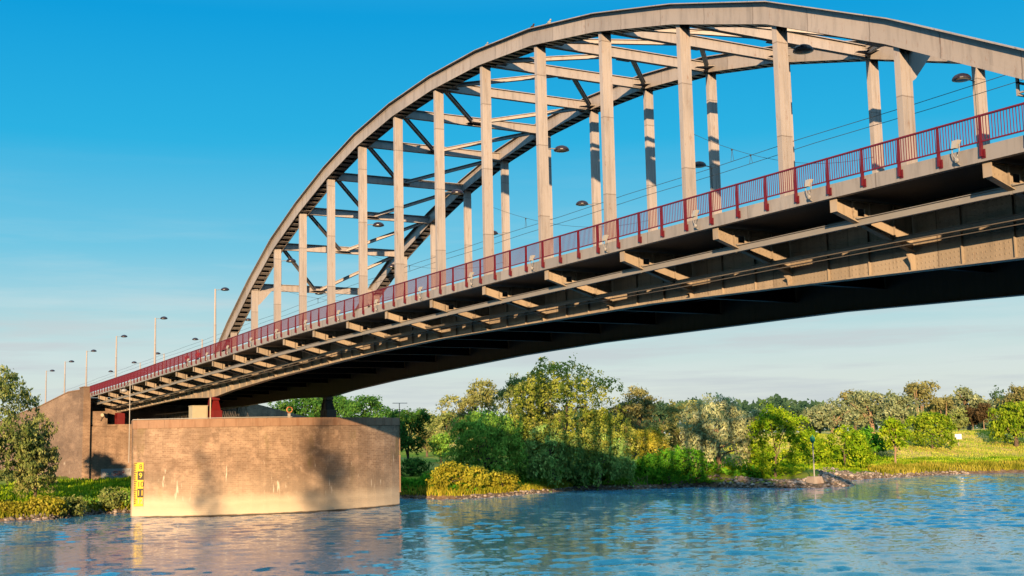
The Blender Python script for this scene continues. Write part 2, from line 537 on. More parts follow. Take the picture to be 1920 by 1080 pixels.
c = mixc(nt, ramp(nt, [(.0, 0), (.55, 0), (.95, 1)], hz).outputs[0], soil, grass)
nt.links.new(c, b.inputs['Base Color']); b.inputs['Roughness'].default_value = .95
b.inputs['Specular IOR Level'].default_value = .1
bump(nt, b, n2, .8, .25)
M['ground'] = m
me = np_mesh('ground', np.stack([X, Y, Z], -1).reshape(-1, 3), faces, m, smooth=True)
tag_o = bpy.data.objects.new('ground', me); COL.objects.link(tag_o); tag_o['kind'] = 'structure'

m, nt, b = mat('river_water')
p = pos(nt)
def wave(scale, sc3, rot, det, amp):
    cn_ = noise(nt, mapping(nt, p, sc3, (0, 0, rot)), scale, det, .55, 'Color')
    v1 = nt.nodes.new('ShaderNodeVectorMath'); v1.operation = 'SUBTRACT'; nt.links.new(cn_, v1.inputs[0]); v1.inputs[1].default_value = (.5, .5, .5)
    v2 = nt.nodes.new('ShaderNodeVectorMath'); v2.operation = 'MULTIPLY'; nt.links.new(v1.outputs[0], v2.inputs[0]); v2.inputs[1].default_value = (amp, amp * .8, 0)
    return v2.outputs[0]


def vadd(a_, b_):
    v_ = nt.nodes.new('ShaderNodeVectorMath'); v_.operation = 'ADD'
    for i_, q_ in enumerate((a_, b_)):
        if isinstance(q_, tuple): v_.inputs[i_].default_value = q_
        else: nt.links.new(q_, v_.inputs[i_])
    return v_.outputs[0]


wv = vadd(wave(.9, (1, .6, 1), -.25, 3, .07), vadd(wave(2.6, (1, .7, 1), -.25, 3, .15), wave(6.0, (1, .8, 1), .5, 2, .15)))
amp = ramp(nt, [(.34, .55), (.66, 1.15)], noise(nt, mapping(nt, p, (1, .5, 1)), .05, 4)).outputs[0]
sc_ = nt.nodes.new('ShaderNodeVectorMath'); sc_.operation = 'SCALE'; nt.links.new(wv, sc_.inputs[0]); nt.links.new(amp, sc_.inputs['Scale'])
nn_ = nt.nodes.new('ShaderNodeVectorMath'); nn_.operation = 'NORMALIZE'; nt.links.new(vadd(sc_.outputs[0], (0, 0, 1.0)), nn_.inputs[0])
nt.links.new(nn_.outputs[0], b.inputs['Normal'])
b.inputs['Base Color'].default_value = (.07, .275, .43, 1)
b.inputs['Roughness'].default_value = .06; b.inputs['IOR'].default_value = 1.6
M['water'] = m
wrng = np.random.default_rng(77)


def axis_steps(lo, hi, d0, d1, f0, f1):
    """fine steps d0 between f0 and f1, growing to d1 outside"""
    mid = np.arange(f0, f1, d0); left = []; x_ = f0; d_ = d0
    while x_ > lo:
        d_ = min(d1, d_ * 1.25); x_ -= d_; left.append(max(x_, lo))
    right = []; x_ = mid[-1]; d_ = d0
    while x_ < hi:
        d_ = min(d1, d_ * 1.25); x_ += d_; right.append(min(x_, hi))
    return np.unique(np.concatenate([left, mid, right]))


wx = axis_steps(-120, 129.8, .27, 30, -26, 124); wy = axis_steps(-1200, 3000, .27, 150, -46, 165)
WX, WY = np.meshgrid(wx, wy, indexing='ij'); WZ = np.zeros_like(WX)
gust = np.zeros_like(WX)
for k in range(9):
    L_ = wrng.uniform(18, 70); an = wrng.uniform(0, PI); gust += np.sin((WX * np.cos(an) + WY * np.sin(an) * .6) * 2 * PI / L_ + wrng.uniform(0, 6.28)) / 3
for k in range(60):
    L_ = 1.0 * (5.0 ** wrng.random() ** 1.2); an = wrng.normal(2.63, .55)
    sl_ = .0185
    WZ += sl_ * L_ / (2 * PI) * np.sin((WX * np.cos(an) + WY * np.sin(an)) * 2 * PI / L_ + wrng.uniform(0, 6.28) + .8 * np.sin(WY * .05 + WX * .03 + k))
fade = sstep(-40, -26, WX) * (1 - sstep(120, 124, WX)) * sstep(-60, -44, WY) * (1 - sstep(158, 165, WY))
WZ *= (1 + .45 * np.clip(gust, -1.2, 1.2)) * fade
wi = np.arange(len(wx) * len(wy)).reshape(len(wx), len(wy))
wf = np.stack([wi[:-1, :-1], wi[1:, :-1], wi[1:, 1:], wi[:-1, 1:]], -1).reshape(-1, 4)
me = np_mesh('river', np.stack([WX, WY, WZ], -1).reshape(-1, 3), wf, m, smooth=True)
o = bpy.data.objects.new('river', me); COL.objects.link(o); o['kind'] = 'structure'

# ------------------------------------------------------------------ the arch bridge
P = 7.5; W = 13.936; OUT = 4.6            # panel, truss distance, footway overhang
_dx = np.array([-140, -61.8, -30, -11, 7, 24.5, 38, 66.5, 92, 106, 142, 180])
_dz = np.array([13.9, 15.40, 15.84, 16.22, 16.48, 16.86, 17.04, 17.10, 17.05, 16.93, 16.4, 15.6])
_gx = np.linspace(-140, 180, 641)
_k = np.exp(-(np.arange(-24, 25) * .5 / 6) ** 2); _k /= _k.sum()
_gz = np.convolve(np.pad(np.interp(_gx, _dx, _dz), 24, 'edge'), _k, 'valid')


def deck(x): return float(np.interp(x, _gx, _gz))       # underside of the deck edge


GX = [-60, -53, -34, -21, -13, -9.5, -7.5, -5.5, 0.5, 12, 26, 40, 52.5, 65, 79, 93, 104.5, 110.5, 112.5, 114.5, 120, 130, 142]
GZ = [13.20, 13.25, 13.55, 13.72, 13.5, 13.38, 13.36, 13.40, 13.8, 14.28, 14.66, 15.02, 15.14, 15.02, 14.9, 14.42, 14.0, 13.42, 13.36, 13.40, 13.6, 13.6, 13.4]


def gbot(x): return float(np.interp(x, GX, GZ))


T = [21.3, 25.1, 28.35, 30.7, 32.6, 34.0, 34.77, 35.0]


def rib_top(n):
    if n < 0 or n > 14: return 16.9
    return T[min(n, 14 - n)]


NM, NB = 18, -8
bridge = empty('arch_bridge', (52.5, W / 2, 0), 'long steel tied arch road bridge with red railings crossing the river', 'bridge')

# deck: slab, edge beams
XS = np.arange(-61.5, 142.1, 3.75)
mb = MB()
for a, b2 in zip(XS[:-1], XS[1:]):
    za, zb = deck(a), deck(b2)
    mb.hexa([(a, -OUT + .25, za + .12), (a, W + OUT - .25, za + .12), (a, W + OUT - .25, za + .5), (a, -OUT + .25, za + .5)],
            [(b2, -OUT + .25, zb + .12), (b2, W + OUT - .25, zb + .12), (b2, W + OUT - .25, zb + .5), (b2, -OUT + .25, zb + .5)])
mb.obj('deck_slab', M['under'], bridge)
mb = MB()
for a, b2 in zip(XS[:-1], XS[1:]):
    za, zb = deck(a) + .503, deck(b2) + .503
    mb.hexa([(a, .9, za), (a, W - .9, za), (a, W - .9, za + .05), (a, .9, za + .05)], [(b2, .9, zb), (b2, W - .9, zb), (b2, W - .9, zb + .05), (b2, .9, zb + .05)])
mb.obj('roadway', M['asphalt'], bridge)
for y0, y1 in ((-OUT, -OUT + .25), (W + OUT - .25, W + OUT)):
    mb = MB()
    for a, b2 in zip(XS[:-1], XS[1:]):
        za, zb = deck(a), deck(b2); b3 = b2 - .012
        mb.hexa([(a, y0, za), (a, y1, za), (a, y1, za + .56), (a, y0, za + .56)], [(b3, y0, zb), (b3, y1, zb), (b3, y1, zb + .56), (b3, y0, zb + .56)])
    mb.obj('edge_beam', M['concrete_edge'], bridge)

# main girders with haunches over the piers
for y0, side in ((0.0, -1), (W, 1)):
    mb = MB(); gx = np.unique(np.concatenate([np.arange(-60, 142.1, 2.5), GX]))
    for a, b2 in zip(gx[:-1], gx[1:]):
        for (ya, yb, lo, hi) in ((y0, y0 + .06, .045, None), (y0 - .28, y0 + .34, 0, .05)):
            za, zb = gbot(a) + lo, gbot(b2) + lo
            ta, tb = (deck(a) + .11, deck(b2) + .11) if hi is None else (gbot(a) + hi, gbot(b2) + hi)
            if hi is None: za += .006; zb += .006
            mb.hexa([(a, ya, za), (a, yb, za), (a, yb, ta), (a, ya, ta)], [(b2, ya, zb), (b2, yb, zb), (b2, yb, tb), (b2, ya, tb)])
    for n in range(NB, NM + 1):                     # splice plates and stiffeners
        x = n * P
        for dx in (2.5, 5.0):
            xx = x + dx
            if xx > 141: continue
            o_ = -side * 0
            mb.box(xx - .02, xx + .02, min(y0 + side * .002, y0 + side * .12), max(y0 + side * .002, y0 + side * .12), gbot(xx) + .06, deck(xx) + .08)
    mb.obj('girder', M['girder'] if side < 0 else M['shade_dark'], bridge)

# cantilever brackets (web, flanges, end plate, cut-out) and triangular stiffeners below
for n in range(NB, NM + 1):
    for side in (-1, 1):
        x = n * P; y0 = 0 if side < 0 else W
        zt = deck(x) - .005; ztip = zt - .50; zr = max(zt - 1.92, gbot(x) + .35)

        def YY(d): return y0 + side * d
        mb = MB()
        L = OUT - .20

        def low(d): return zr + (ztip - zr) * d / L
        hole = (2.75, 3.15)                         # square opening in the web
        zh0, zh1 = zt - .62, zt - .30
        segs = [(0.065, hole[0]), (hole[1], L)]
        for d0, d1 in segs:
            mb.hexa([(x - .02, YY(d0), low(d0)), (x + .02, YY(d0), low(d0)), (x + .02, YY(d0), zt), (x - .02, YY(d0), zt)],
                    [(x - .02, YY(d1), low(d1)), (x + .02, YY(d1), low(d1)), (x + .02, YY(d1), zt), (x - .02, YY(d1), zt)])
        d0, d1 = hole
        for z0f, z1f in ((low, lambda d: zh0), (lambda d: zh1, lambda d: zt)):
            mb.hexa([(x - .02, YY(d0), z0f(d0)), (x + .02, YY(d0), z0f(d0)), (x + .02, YY(d0), z1f(d0)), (x - .02, YY(d0), z1f(d0))],
                    [(x - .02, YY(d1), z0f(d1)), (x + .02, YY(d1), z0f(d1)), (x + .02, YY(d1), z1f(d1)), (x - .02, YY(d1), z1f(d1))])
        mb.beam((x, YY(.07), low(.07) - .02), (x, YY(L), low(L) - .02), .30, .035)     # bottom flange
        mb.beam((x, YY(.07), zt - .021), (x, YY(L), zt - .021), .26, .03)              # top flange
        ya, yb = sorted((YY(L + .002), YY(L + .04)))
        mb.box(x - .19, x + .19, ya, yb, low(L) - .04, zt + .0)                          # end plate
        for d in (1.2, 2.55, 3.45):
            ya, yb = sorted((YY(d - .015), YY(d + .015)))
            mb.box(x - .13, x + .13, ya, yb, low(d) + .012, zt - .04)
        mb.obj('cantilever_bracket', M['girder'], bridge)
        # stiffener on the web below the bracket
        mb = MB(); zb_ = gbot(x) + .055
        mb.prism([(YY(.004), zr - .045), (YY(.50), zr - .10), (YY(.28), zb_ + .25), (YY(.26), zb_), (YY(.004), zb_)], 0, x - .02, x + .02)
        mb.obj('web_stiffener', M['girder'], bridge)

# floor beams and stringers under the roadway
for n in range(NB, NM + 1):
    x = n * P
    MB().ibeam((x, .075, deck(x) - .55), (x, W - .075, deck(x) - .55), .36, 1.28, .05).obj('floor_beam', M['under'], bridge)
for k in range(4):
    y = 2.6 + k * 2.9; mb = MB()
    for n in range(NB, NM):
        a, b2 = n * P + .19, (n + 1) * P - .19
        mb.ibeam((a, y, deck(a) - .2), (b2, y, deck(b2) - .2), .22, .55, .03)
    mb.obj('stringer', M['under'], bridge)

# inspection rails hung under the brackets
mb = MB()
for n in range(-8, NM):
    a, b2 = n * P, (n + 1) * P
    mb.ibeam((a + .01, -3.2, deck(a) - .90), (b2 - .01, -3.2, deck(b2) - .90), .18, .30, .025)
    mb.box(a - .12, a + .12, -3.32, -3.08, deck(a) - .748, deck(a) - .70)
    mb.box(a - .03, a + .03, -3.30, -3.10, deck(a) - 1.07, deck(a) - 1.052)
mb.obj('inspection_rail', M['steel'], bridge)
mb = MB()
for n in range(-8, NM):
    a, b2 = n * P, (n + 1) * P

    def lz(x): return max(deck(x) - 1.53, gbot(x) + .72)
    mb.ibeam((a + .01, -1.3, lz(a)), (b2 - .01, -1.3, lz(b2)), .14, .22, .025)
    mb.tube([(a, -1.0, lz(a) - .20), (b2, -1.0, lz(b2) - .20)], .035, 6)
    mb.box(a - .10, a + .10, -1.38, -1.22, lz(a) + .136, lz(a) + .22)
mb.obj('inspection_rail', M['railpaint'], bridge)  # darker paint stands in for the upper rail's shadow on this one

# arches: two plated webs, a cover plate on top and battens below
RY = .52; RT = .04; RD = 1.08


def rib(yc, name):
    nodes = [(-.92 * P, 17.2)] + [(n * P, rib_top(n)) for n in range(0, 15)] + [(14.92 * P, 17.2)]
    mb = MB()
    tang = []
    for i, (x, z) in enumerate(nodes):
        a = nodes[max(i - 1, 0)]; c = nodes[min(i + 1, len(nodes) - 1)]
        d1 = Vector((x - a[0], z - a[1])).normalized() if i else None
        d2 = Vector((c[0] - x, c[1] - z)).normalized() if i < len(nodes) - 1 else None
        t = (d1 + d2).normalized() if d1 and d2 else (d1 or d2)
        tang.append(t)
    sec = []
    for (x, z), t in zip(nodes, tang):
        nrm = Vector((t[1], -t[0]))              # pointing down
        sec.append((x, z, nrm))

    def sheet(d0, d1, ya, yb):
        for (x0, z0, n0), (x1, z1, n1) in zip(sec[:-1], sec[1:]):
            A = [(x0 + n0[0] * d0, ya, z0 + n0[1] * d0), (x0 + n0[0] * d0, yb, z0 + n0[1] * d0), (x0 + n0[0] * d1, yb, z0 + n0[1] * d1), (x0 + n0[0] * d1, ya, z0 + n0[1] * d1)]
            B = [(x1 + n1[0] * d0, ya, z1 + n1[1] * d0), (x1 + n1[0] * d0, yb, z1 + n1[1] * d0), (x1 + n1[0] * d1, yb, z1 + n1[1] * d1), (x1 + n1[0] * d1, ya, z1 + n1[1] * d1)]
            mb.hexa(A, B)
    sheet(0, .05, yc - RY - .30, yc + RY + .30)
    sheet(.053, RD, yc - RY, yc - RY + RT)
    sheet(.053, RD, yc + RY - RT, yc + RY)
    sheet(RD - .22, RD - .003, yc - RY - .028, yc - RY - .003)          # lower flange angles
    sheet(.056, .17, yc - RY - .024, yc - RY - .003)
    sheet(RD - .22, RD - .003, yc + RY + .003, yc + RY + .028)
    # battens across the open underside
    for (x0, z0, n0), (x1, z1, n1) in zip(sec[:-1], sec[1:]):
        L = math.hypot(x1 - x0, z1 - z0); k = max(2, int(round(L / .95)))
        d = Vector((x1 - x0, 0, z1 - z0)) / L
        for j in range(k):
            c = (j + .5) / k
            pc = Vector((x0 + (x1 - x0) * c, yc, z0 + (z1 - z0) * c))
            nn = n0.lerp(n1, c).normalized(); pc = pc + Vector((nn[0], 0, nn[1])) * (RD - .03)
            a_ = pc - d * .23; b_ = pc + d * .23
            mb.beam(a_, b_, (RY - RT) * 2 - .01, .022, (nn[0], 0, nn[1]))
    return mb.obj(name, M['paint'], bridge)


rib(0, 'arch_rib'); rib(W, 'arch_rib')

# hangers: box columns with edge angles, tapered gusset at the foot
tagged = {}
for yc in (0, W):
    for n in range(0, 15):
        x = n * P; mb = MB()
        zt = rib_top(n) - RD + .30; zb = deck(x) + .50
        if n in (0, 14): zt = rib_top(n) - RD + .05
        mb.box(x - .145, x + .145, yc - .325, yc + .325, zb, zt)
        mb.box(x - .162, x + .162, yc - .34, yc - .215, zb + .004, zt - .004)
        mb.box(x - .162, x + .162, yc + .215, yc + .34, zb + .004, zt - .004)
        for s_ in (-1, 1):
            mb.box(x + s_ * .15 - .012, x + s_ * .15 + .012, yc - .02, yc + .02, zb + .008, zt - .008)
        mb.box(x - .22, x + .22, yc - .40, yc + .40, zb + .0, zb + .10)
        h = mb.obj('hanger', M['paint2'], bridge); tagged[(yc, n)] = h

# cross beams, wind bracing, portal knees
for n in range(1, 14):
    x = n * P; z = rib_top(n) - .70
    MB().ibeam((x, RY + .03, z), (x, W - RY - .03, z), .34, .74, .045).obj('cross_beam', M['paint2'], bridge)


def bz(n): return rib_top(n) - .62


for n in list(range(1, 7)) + list(range(8, 14)):
    m_ = n + 1 if n < 7 else n - 1
    xa = n * P + (.2 if n < 7 else -.2); za = bz(n) - .10; xb = m_ * P - (.3 if n < 7 else -.3)
    for yb_, ys in ((RY + .03, -1), (W - RY - .03, 1)):
        MB().ibeam((xa, W / 2 + ys * .35, za), (xb, yb_, bz(m_) - .12), .26, .30, .035).obj('wind_brace', M['paint2'], bridge)
        s_ = 1 if ys < 0 else -1
        mb = MB(); zz = bz(m_) - .29
        sg = -1 if n < 7 else 1
        mb.prism([(m_ * P + sg * .18, yb_), (m_ * P + sg * 1.15, yb_), (m_ * P + sg * .55, yb_ + s_ * 1.0), (m_ * P + sg * .18, yb_ + s_ * 1.0)], 2, zz - .012, zz + .012)
        mb.obj('gusset_plate', M['paint2'], bridge)
    mb = MB(); zz = za - .18
    mb.prism([(n * P, W / 2 - .9), (n * P, W / 2 + .9), (xa + (.6 if n < 7 else -.6), W / 2 + .5), (xa + (.6 if n < 7 else -.6), W / 2 - .5)], 2, zz - .015, zz + .015)
    mb.obj('gusset_plate', M['paint2'], bridge)
for n in (1, 13):
    x = n * P
    for yi, s_ in ((.34, 1), (W - .34, -1)):
        z1 = rib_top(n) - .70 - .375
        mb = MB()
        mb.prism([(yi, z1), (yi + s_ * 1.5, z1), (yi + s_ * .22, z1 - 1.45), (yi, z1 - 1.6)], 0, x - .13, x + .13)
        mb.obj('knee_bracket', M['paint2'], bridge)

# service frame hung from the front arch near the right border
mb = MB()
for y_ in (0, 1.6): mb.beam((103.08, y_, 21.75), (103.08, y_, 20.40), .10, .10, (1, 0, 0))
for z in (20.37, 20.85, 21.3): mb.beam((103.08, -.05, z), (103.08, 1.65, z), .10, .07)
mb.beam((103.14, 0, 20.44), (104.1, 0, 20.44), .08, .06)
mb.obj('service_frame', M['paint2'], bridge)

# railing: top and bottom rails and pickets, each post a piece of its own
for y0, side in ((-OUT, -1), (W + OUT, 1)):
    mb = MB(); yy = y0 + side * .05
    PX = np.arange(-61.0 + .06, 110.6, P / 4) if side < 0 else np.arange(-60.9, 141, P / 4)
    PX = np.round(PX / (P / 4)) * (P / 4)
    lim = 110 if side < 0 else 140
    for a, b2 in zip(PX[:-1], PX[1:]):
        za, zb = deck(a), deck(b2)
        mb.beam((a, yy, za + 1.62), (b2, yy, zb + 1.62), .09, .06)
        mb.beam((a, yy, za + .70), (b2, yy, zb + .70), .05, .05)
        k = 15
        for j in range(1, k):
            x = a + (b2 - a) * j / k; z = deck(x)
            mb.box(x - .011, x + .011, yy - .011, yy + .011, z + .72, z + 1.60)
    rl = mb.obj('railing', M['redbar'], bridge)
    if side < 0:
        for x in PX:
            z = deck(x); mb = MB()
            a = [(x - .022, yy - .045, z + .16), (x + .022, yy - .045, z + .16), (x + .022, yy + .045, z + .16), (x - .022, yy + .045, z + .16)]
            mb.hexa([(q[0] + (.018 if i in (1, 2) else -.018), q[1] + (-.05 if i < 2 else 0), q[2]) for i, q in enumerate(a)],
                    [(q[0] + (.002 if i in (1, 2) else -.002), q[1], z + 1.655) for i, q in enumerate(a)])
            mb.box(x - .045, x + .12, y0 - .035, y0 - .003, z + .10, z + .42)
            mb.box(x + .055, x + .115, y0 - .055, y0 - .035, z + .15, z + .37)
            mb.obj('post', M['red'], rl)

# bearings on the piers and abutment
for y0 in (0, W):
    for x0, zb in ((-7.7, 10.78), (112.7, 10.78)):
        zt = gbot(x0) - .005; mb = MB()
        mb.box(x0 - 1.15, x0 + 1.15, y0 - .55, y0 + .65, zb, zb + 1.02)
        for k in range(4):
            xx = x0 - .9 + k * .6
            mb.box(xx - .03, xx + .03, y0 - .60, y0 - .553, zb + .05, zb + 1.0)
        mb.hexa([(x0 - .95, y0 - .45, zb + 1.02), (x0 + .95, y0 - .45, zb + 1.02), (x0 + .95, y0 + .55, zb + 1.02), (x0 - .95, y0 + .55, zb + 1.02)],
                [(x0 - .30, y0 - .35, zt - .32), (x0 + .30, y0 - .35, zt - .32), (x0 + .30, y0 + .45, zt - .32), (x0 - .30, y0 + .45, zt - .32)])
        mb.box(x0 - .62, x0 + .62, y0 - .40, y0 + .50, zt - .32, zt)
        for sx in (-.45, .45):
            mb.hexa([(x0 + sx * 1.9 - .05, y0 - .56, zb + 1.0), (x0 + sx * 1.9 + .05, y0 - .56, zb + 1.0), (x0 + sx * 1.9 + .05, y0 - .46, zb + 1.0), (x0 + sx * 1.9 - .05, y0 - .46, zb + 1.0)],
                    [(x0 + sx * .5 - .05, y0 - .56, zt - .3), (x0 + sx * .5 + .05, y0 - .56, zt - .3), (x0 + sx * .5 + .05, y0 - .40, zt - .3), (x0 + sx * .5 - .05, y0 - .40, zt - .3)])
        mb.obj('bearing', M['redbear'] if y0 == 0 else M['shade_dark'], bridge)  # far bearings: red swapped for a dark tone that stands for shade
    mb = MB(); x0 = -59.3
    mb.box(x0 - .9, x0 + .9, y0 - .5, y0 + .6, 11.36, 13.1)
    mb.box(x0 - 1.0, x0 + 1.0, y0 - .56, y0 + .66, 12.3, 12.4)
    for k in range(3):
        mb.box(x0 - .6 + k * .6 - .03, x0 - .6 + k * .6 + .03, y0 - .55, y0 - .503, 11.4, 12.28)
    mb.obj('bearing', M['redbear'], bridge)

# lattice walkway truss between abutment and pier
mb = MB(); ya = 5.0
for yy in (ya, ya + .9):
    mb.tube([(-57.6, yy, 11.55), (-13.5, yy, 11.3)], .05, 6); mb.tube([(-57.6, yy, 12.75), (-13.5, yy, 12.5)], .05, 6)
    for k in range(22):
        x0 = -57.6 + k * 2.0; x1 = x0 + 1.0; z0 = 11.55 - .25 * k / 22
        mb.tube([(x0, yy, z0), (x1, yy, z0 + 1.2)], .03, 5); mb.tube([(x1, yy, z0 + 1.2), (x0 + 2.0, yy, z0)], .03, 5)
mb.obj('lattice_walkway', M['railpaint'], bridge)

# scrawled tags at the feet of some hangers
def scrawl(parent, pts, rad, m_): MB().tube(pts, rad, 5).obj('spray_paint_tag', m_, parent)


random.seed(3)
for n, n_l in ((13, 4), (6, 4), (10, 3)):
    x = n * P + .170; h = tagged[(0, n)]; pts = []
    z0 = deck(n * P) + .85
    for k in range(16):
        pts.append((x, -.2 + .40 * k / 15 + .05 * math.sin(k * 2.1), z0 + .22 * math.sin(k * 1.7) + .05 * math.sin(k * 3.3)))
    scrawl(h, pts, .012, M['wire'])

# ------------------------------------------------------------------ overhead wires
def wire(name, label, pts, rad, cat='wire', group=None):
    o = MB().tube(pts, rad, 5).obj(name, M['wire']); return tag(o, label, cat, group)


for y, lab in ((3.0, 'upper trolley wire running along the bridge between the arches'), (4.3, 'lower trolley wire running along the bridge between the arches')):
    wire('trolley_wire', lab, [(x, y, deck(x) + 5.35 + .06 * math.cos(x / 7.5 * PI)) for x in np.arange(-130, 141, 7.5)], .016)
for n in (2, 5, 8, 11):
    x = n * P; z0 = deck(x) + 6.6
    pts = [(x, .36 + (W - .72) * t, z0 - .9 * (1 - (2 * t - 1) ** 2)) for t in np.linspace(0, 1, 15)]
    o = empty('span_wire', (x, .36, z0), 'thin sagging span wire across the road ' +
              {2: 'near the left arch foot', 5: 'under the rising half of the arch', 8: 'just past the arch crown', 11: 'right of the crown of the arch'}[n], 'wire', 'span wires holding the trolley wires')
    MB().tube(pts, .012, 5).obj('wire_strand', M['wire'], o)
    for y in (3.0, 4.3):
        t = (y - .36) / (W - .72); z = z0 - .9 * (1 - (2 * t - 1) ** 2); zw = deck(x) + 5.36
        mb = MB(); mb.tube([(x, y, z), (x - .12, y, zw)], .012, 5); mb.tube([(x, y, z), (x + .12, y, zw)], .012, 5)
        mb.ball((x, y, z - .04), .06, 6, 4)
        mb.obj('wire_clip', M['wire'], o)

# ------------------------------------------------------------------ pier
def pier_outline(sc_=0.0, cx=-8.3, y0=-9.0, y1=23.4, fr=6.5, bk=5.2, n=22):
    pts = []
    cy, hl = (y0 + y1) / 2, (y1 - y0) / 2
    for i in range(n + 1):
        t = -1 + 2 * i / n
        pts.append((cx + (fr + sc_) * (1 - t * t) + .35 + sc_, cy + (hl + sc_) * t))
    for i in range(n + 1):
        t = 1 - 2 * i / n
        pts.append((cx - (bk + sc_) * (1 - t * t) - .35 - sc_, cy + (hl + sc_) * t))
    return pts


pier = empty('bridge_pier', (-8.3, W / 2, 0), 'curved brown brick river pier with pale waterline band carrying the bridge', 'bridge pier')
MB().prism(pier_outline(), 2, -3, 9.86).obj('pier_body', M['pier'], pier)
mb = MB(); o_ = pier_outline(.06); inner = pier_outline(-.9)
nO = len(o_); lim = nO // 2
for i in range(nO):                                   # coping blocks with open joints
    j = (i + 1) % nO
    a, b2 = Vector(o_[i]), Vector(o_[j]); c, d = Vector(inner[j]), Vector(inner[i])
    a2 = a.lerp(b2, .004); b3 = b2.lerp(a, .004)
    q = [(a2.x, a2.y), (b3.x, b3.y), (c.x, c.y), (d.x, d.y)]
    mb.hexa([(x, y, 9.862) for x, y in q], [(x, y, 10.78) for x, y in q])
mb.prism(inner, 2, 9.87, 10.76)
mb.obj('coping', M['coping'], pier)
mb = MB()                                              # thin steel edge strip on the coping
e_ = pier_outline(.10)[:23]
mb.tube([(x, y, 10.86) for x, y in e_[:12]], .05, 5)
for x, y in e_[:12:3]: mb.tube([(x - .05, y, 10.77), (x - .05, y, 10.86)], .03, 5)
mb.obj('edge_pipe', M['white'], pier)
far_pier = copy_tree(pier, (-8.3 + 120.8, W / 2, 0))
far_pier['label'] = 'second curved brick pier standing on the near side of the river'

# gauge board at the nose of the pier
g = empty('water_gauge', (-8.0, -8.3, 1.2), 'tall yellow and black depth gauge board with numbers 8 to 12 on the pier nose', 'depth gauge')
A = Vector((-8.16, -9.25, 0)); B = Vector((-7.30, -8.05, 0)); dirv = (B - A).normalized(); nrm = Vector((dirv.y, -dirv.x, 0)).normalized()
A = A + nrm * .10 + dirv * .55; gl = 1.08


def gp(s_, z, o_=0.0):
    q = A + dirv * s_ + nrm * o_; return (q.x, q.y, z)


def gpanel(mb, s0, s1, z0, z1, o0, o1):
    mb.hexa([gp(s0, z0, o0), gp(s1, z0, o0), gp(s1, z0, o1), gp(s0, z0, o1)], [gp(s0, z1, o0), gp(s1, z1, o0), gp(s1, z1, o1), gp(s0, z1, o1)])


mb = MB(); gpanel(mb, 0, gl, 1.30, 6.10, 0, .05); mb.obj('gauge_board', M['yellow'], g)
ch = .96
for k, txt in enumerate(('8', '9', '10', '11', '12')):
    zt_ = 6.10 - k * ch; dark = k in (1, 3)
    if dark:
        mb = MB(); gpanel(mb, .40, gl - .004, zt_ - ch, zt_, .052, .062); mb.obj('black_panel', M['black'], g)
    cu = bpy.data.curves.new('numeral', 'FONT'); cu.body = txt; cu.size = .80; cu.align_x = 'CENTER'; cu.align_y = 'CENTER'; cu.extrude = .004; cu.offset = .016 if dark else .0
    cu.materials.append(M['yellow'] if dark else (M['black'] if k < 4 else M['cream']))
    t = bpy.data.objects.new('numeral', cu); COL.objects.link(t); t.parent = g
    zh = ch if k < 4 else .8
    q = Vector(gp(.76, zt_ - zh * .52, .070)) - LOC[g]
    t.parent = None; bpy.context.view_layer.update()
    tm = bpy.data.meshes.new_from_object(t.evaluated_get(bpy.context.evaluated_depsgraph_get())); tm.name = 'numeral'
    bpy.data.objects.remove(t); t = bpy.data.objects.new('numeral', tm); COL.objects.link(t); t.parent = g
    t.matrix_local = Matrix(((dirv.x, 0, nrm.x, q.x), (dirv.y, 0, nrm.y, q.y), (0, 1, 0, q.z), (0, 0, 0, 1)))
comb = [(.015, 6.06)]; mb = MB()                          # ticks: one toothed strip
for k in range(23):
    z = 6.06 - k * .2; wd = .32 if k % 5 == 0 else .22
    comb += [(.02 + wd, z), (.02 + wd, z - .10), (.055, z - .10), (.055, z - .2)]
comb.append((.015, comb[-1][1])); nC = len(comb)
mb.add([gp(a_, z_, .058) for a_, z_ in comb] + [gp(a_, z_, .052) for a_, z_ in comb],
       [tuple(range(nC)), tuple(range(2 * nC - 1, nC - 1, -1))] + [(i, (i + 1) % nC, (i + 1) % nC + nC, i + nC) for i in range(nC)])
mb.obj('scale_ticks', M['black'], g)

# poles on both ends of the pier
o = empty('signal_pole', (-8.9, -9.35, 6), 'thin white pole with side arm at the left nose of the pier above the gauge', 'pole')
mb = MB(); mb.tube([(-8.6, -9.30, 6.1), (-8.6, -9.30, 15.4)], .045, 8)
mb.obj('pole_shaft', M['white'], o)
mb = MB(); mb.tube([(-8.6, -9.30, 15.2), (-16.5, -8.3, 14.8)], .05, 6)
mb.obj('side_arm', M['white'], o)
MB().ball((-16.5, -8.3, 14.5), (.35, .35, .22)).obj('lamp_head', M['white'], o)
o = empty('mooring_mast', (-8.2, 23.6, 1.5), 'thin rusty mast with a short cross bar at the far end of the pier', 'mast')
mb = MB(); mb.tube([(-8.0, 23.52, 1.6), (-8.0, 23.52, 6.1)], .09, 8); mb.tube([(-8.0, 23.52, 6.1), (-8.0, 23.52, 12.6)], .05, 8)
mb.box(-8.06, -7.9, 23.3, 23.6, 6.0, 6.12); mb.box(-8.06, -7.9, 23.3, 23.6, 3.6, 3.7); mb.box(-8.06, -7.9, 23.3, 23.6, 1.6, 1.7)
mb.obj('mast_shaft', M['coping'], o)
MB().tube([(-8.0, 22.6, 12.6), (-8.0, 24.6, 12.6)], .045, 6).obj('cross_bar', M['steel'], o)
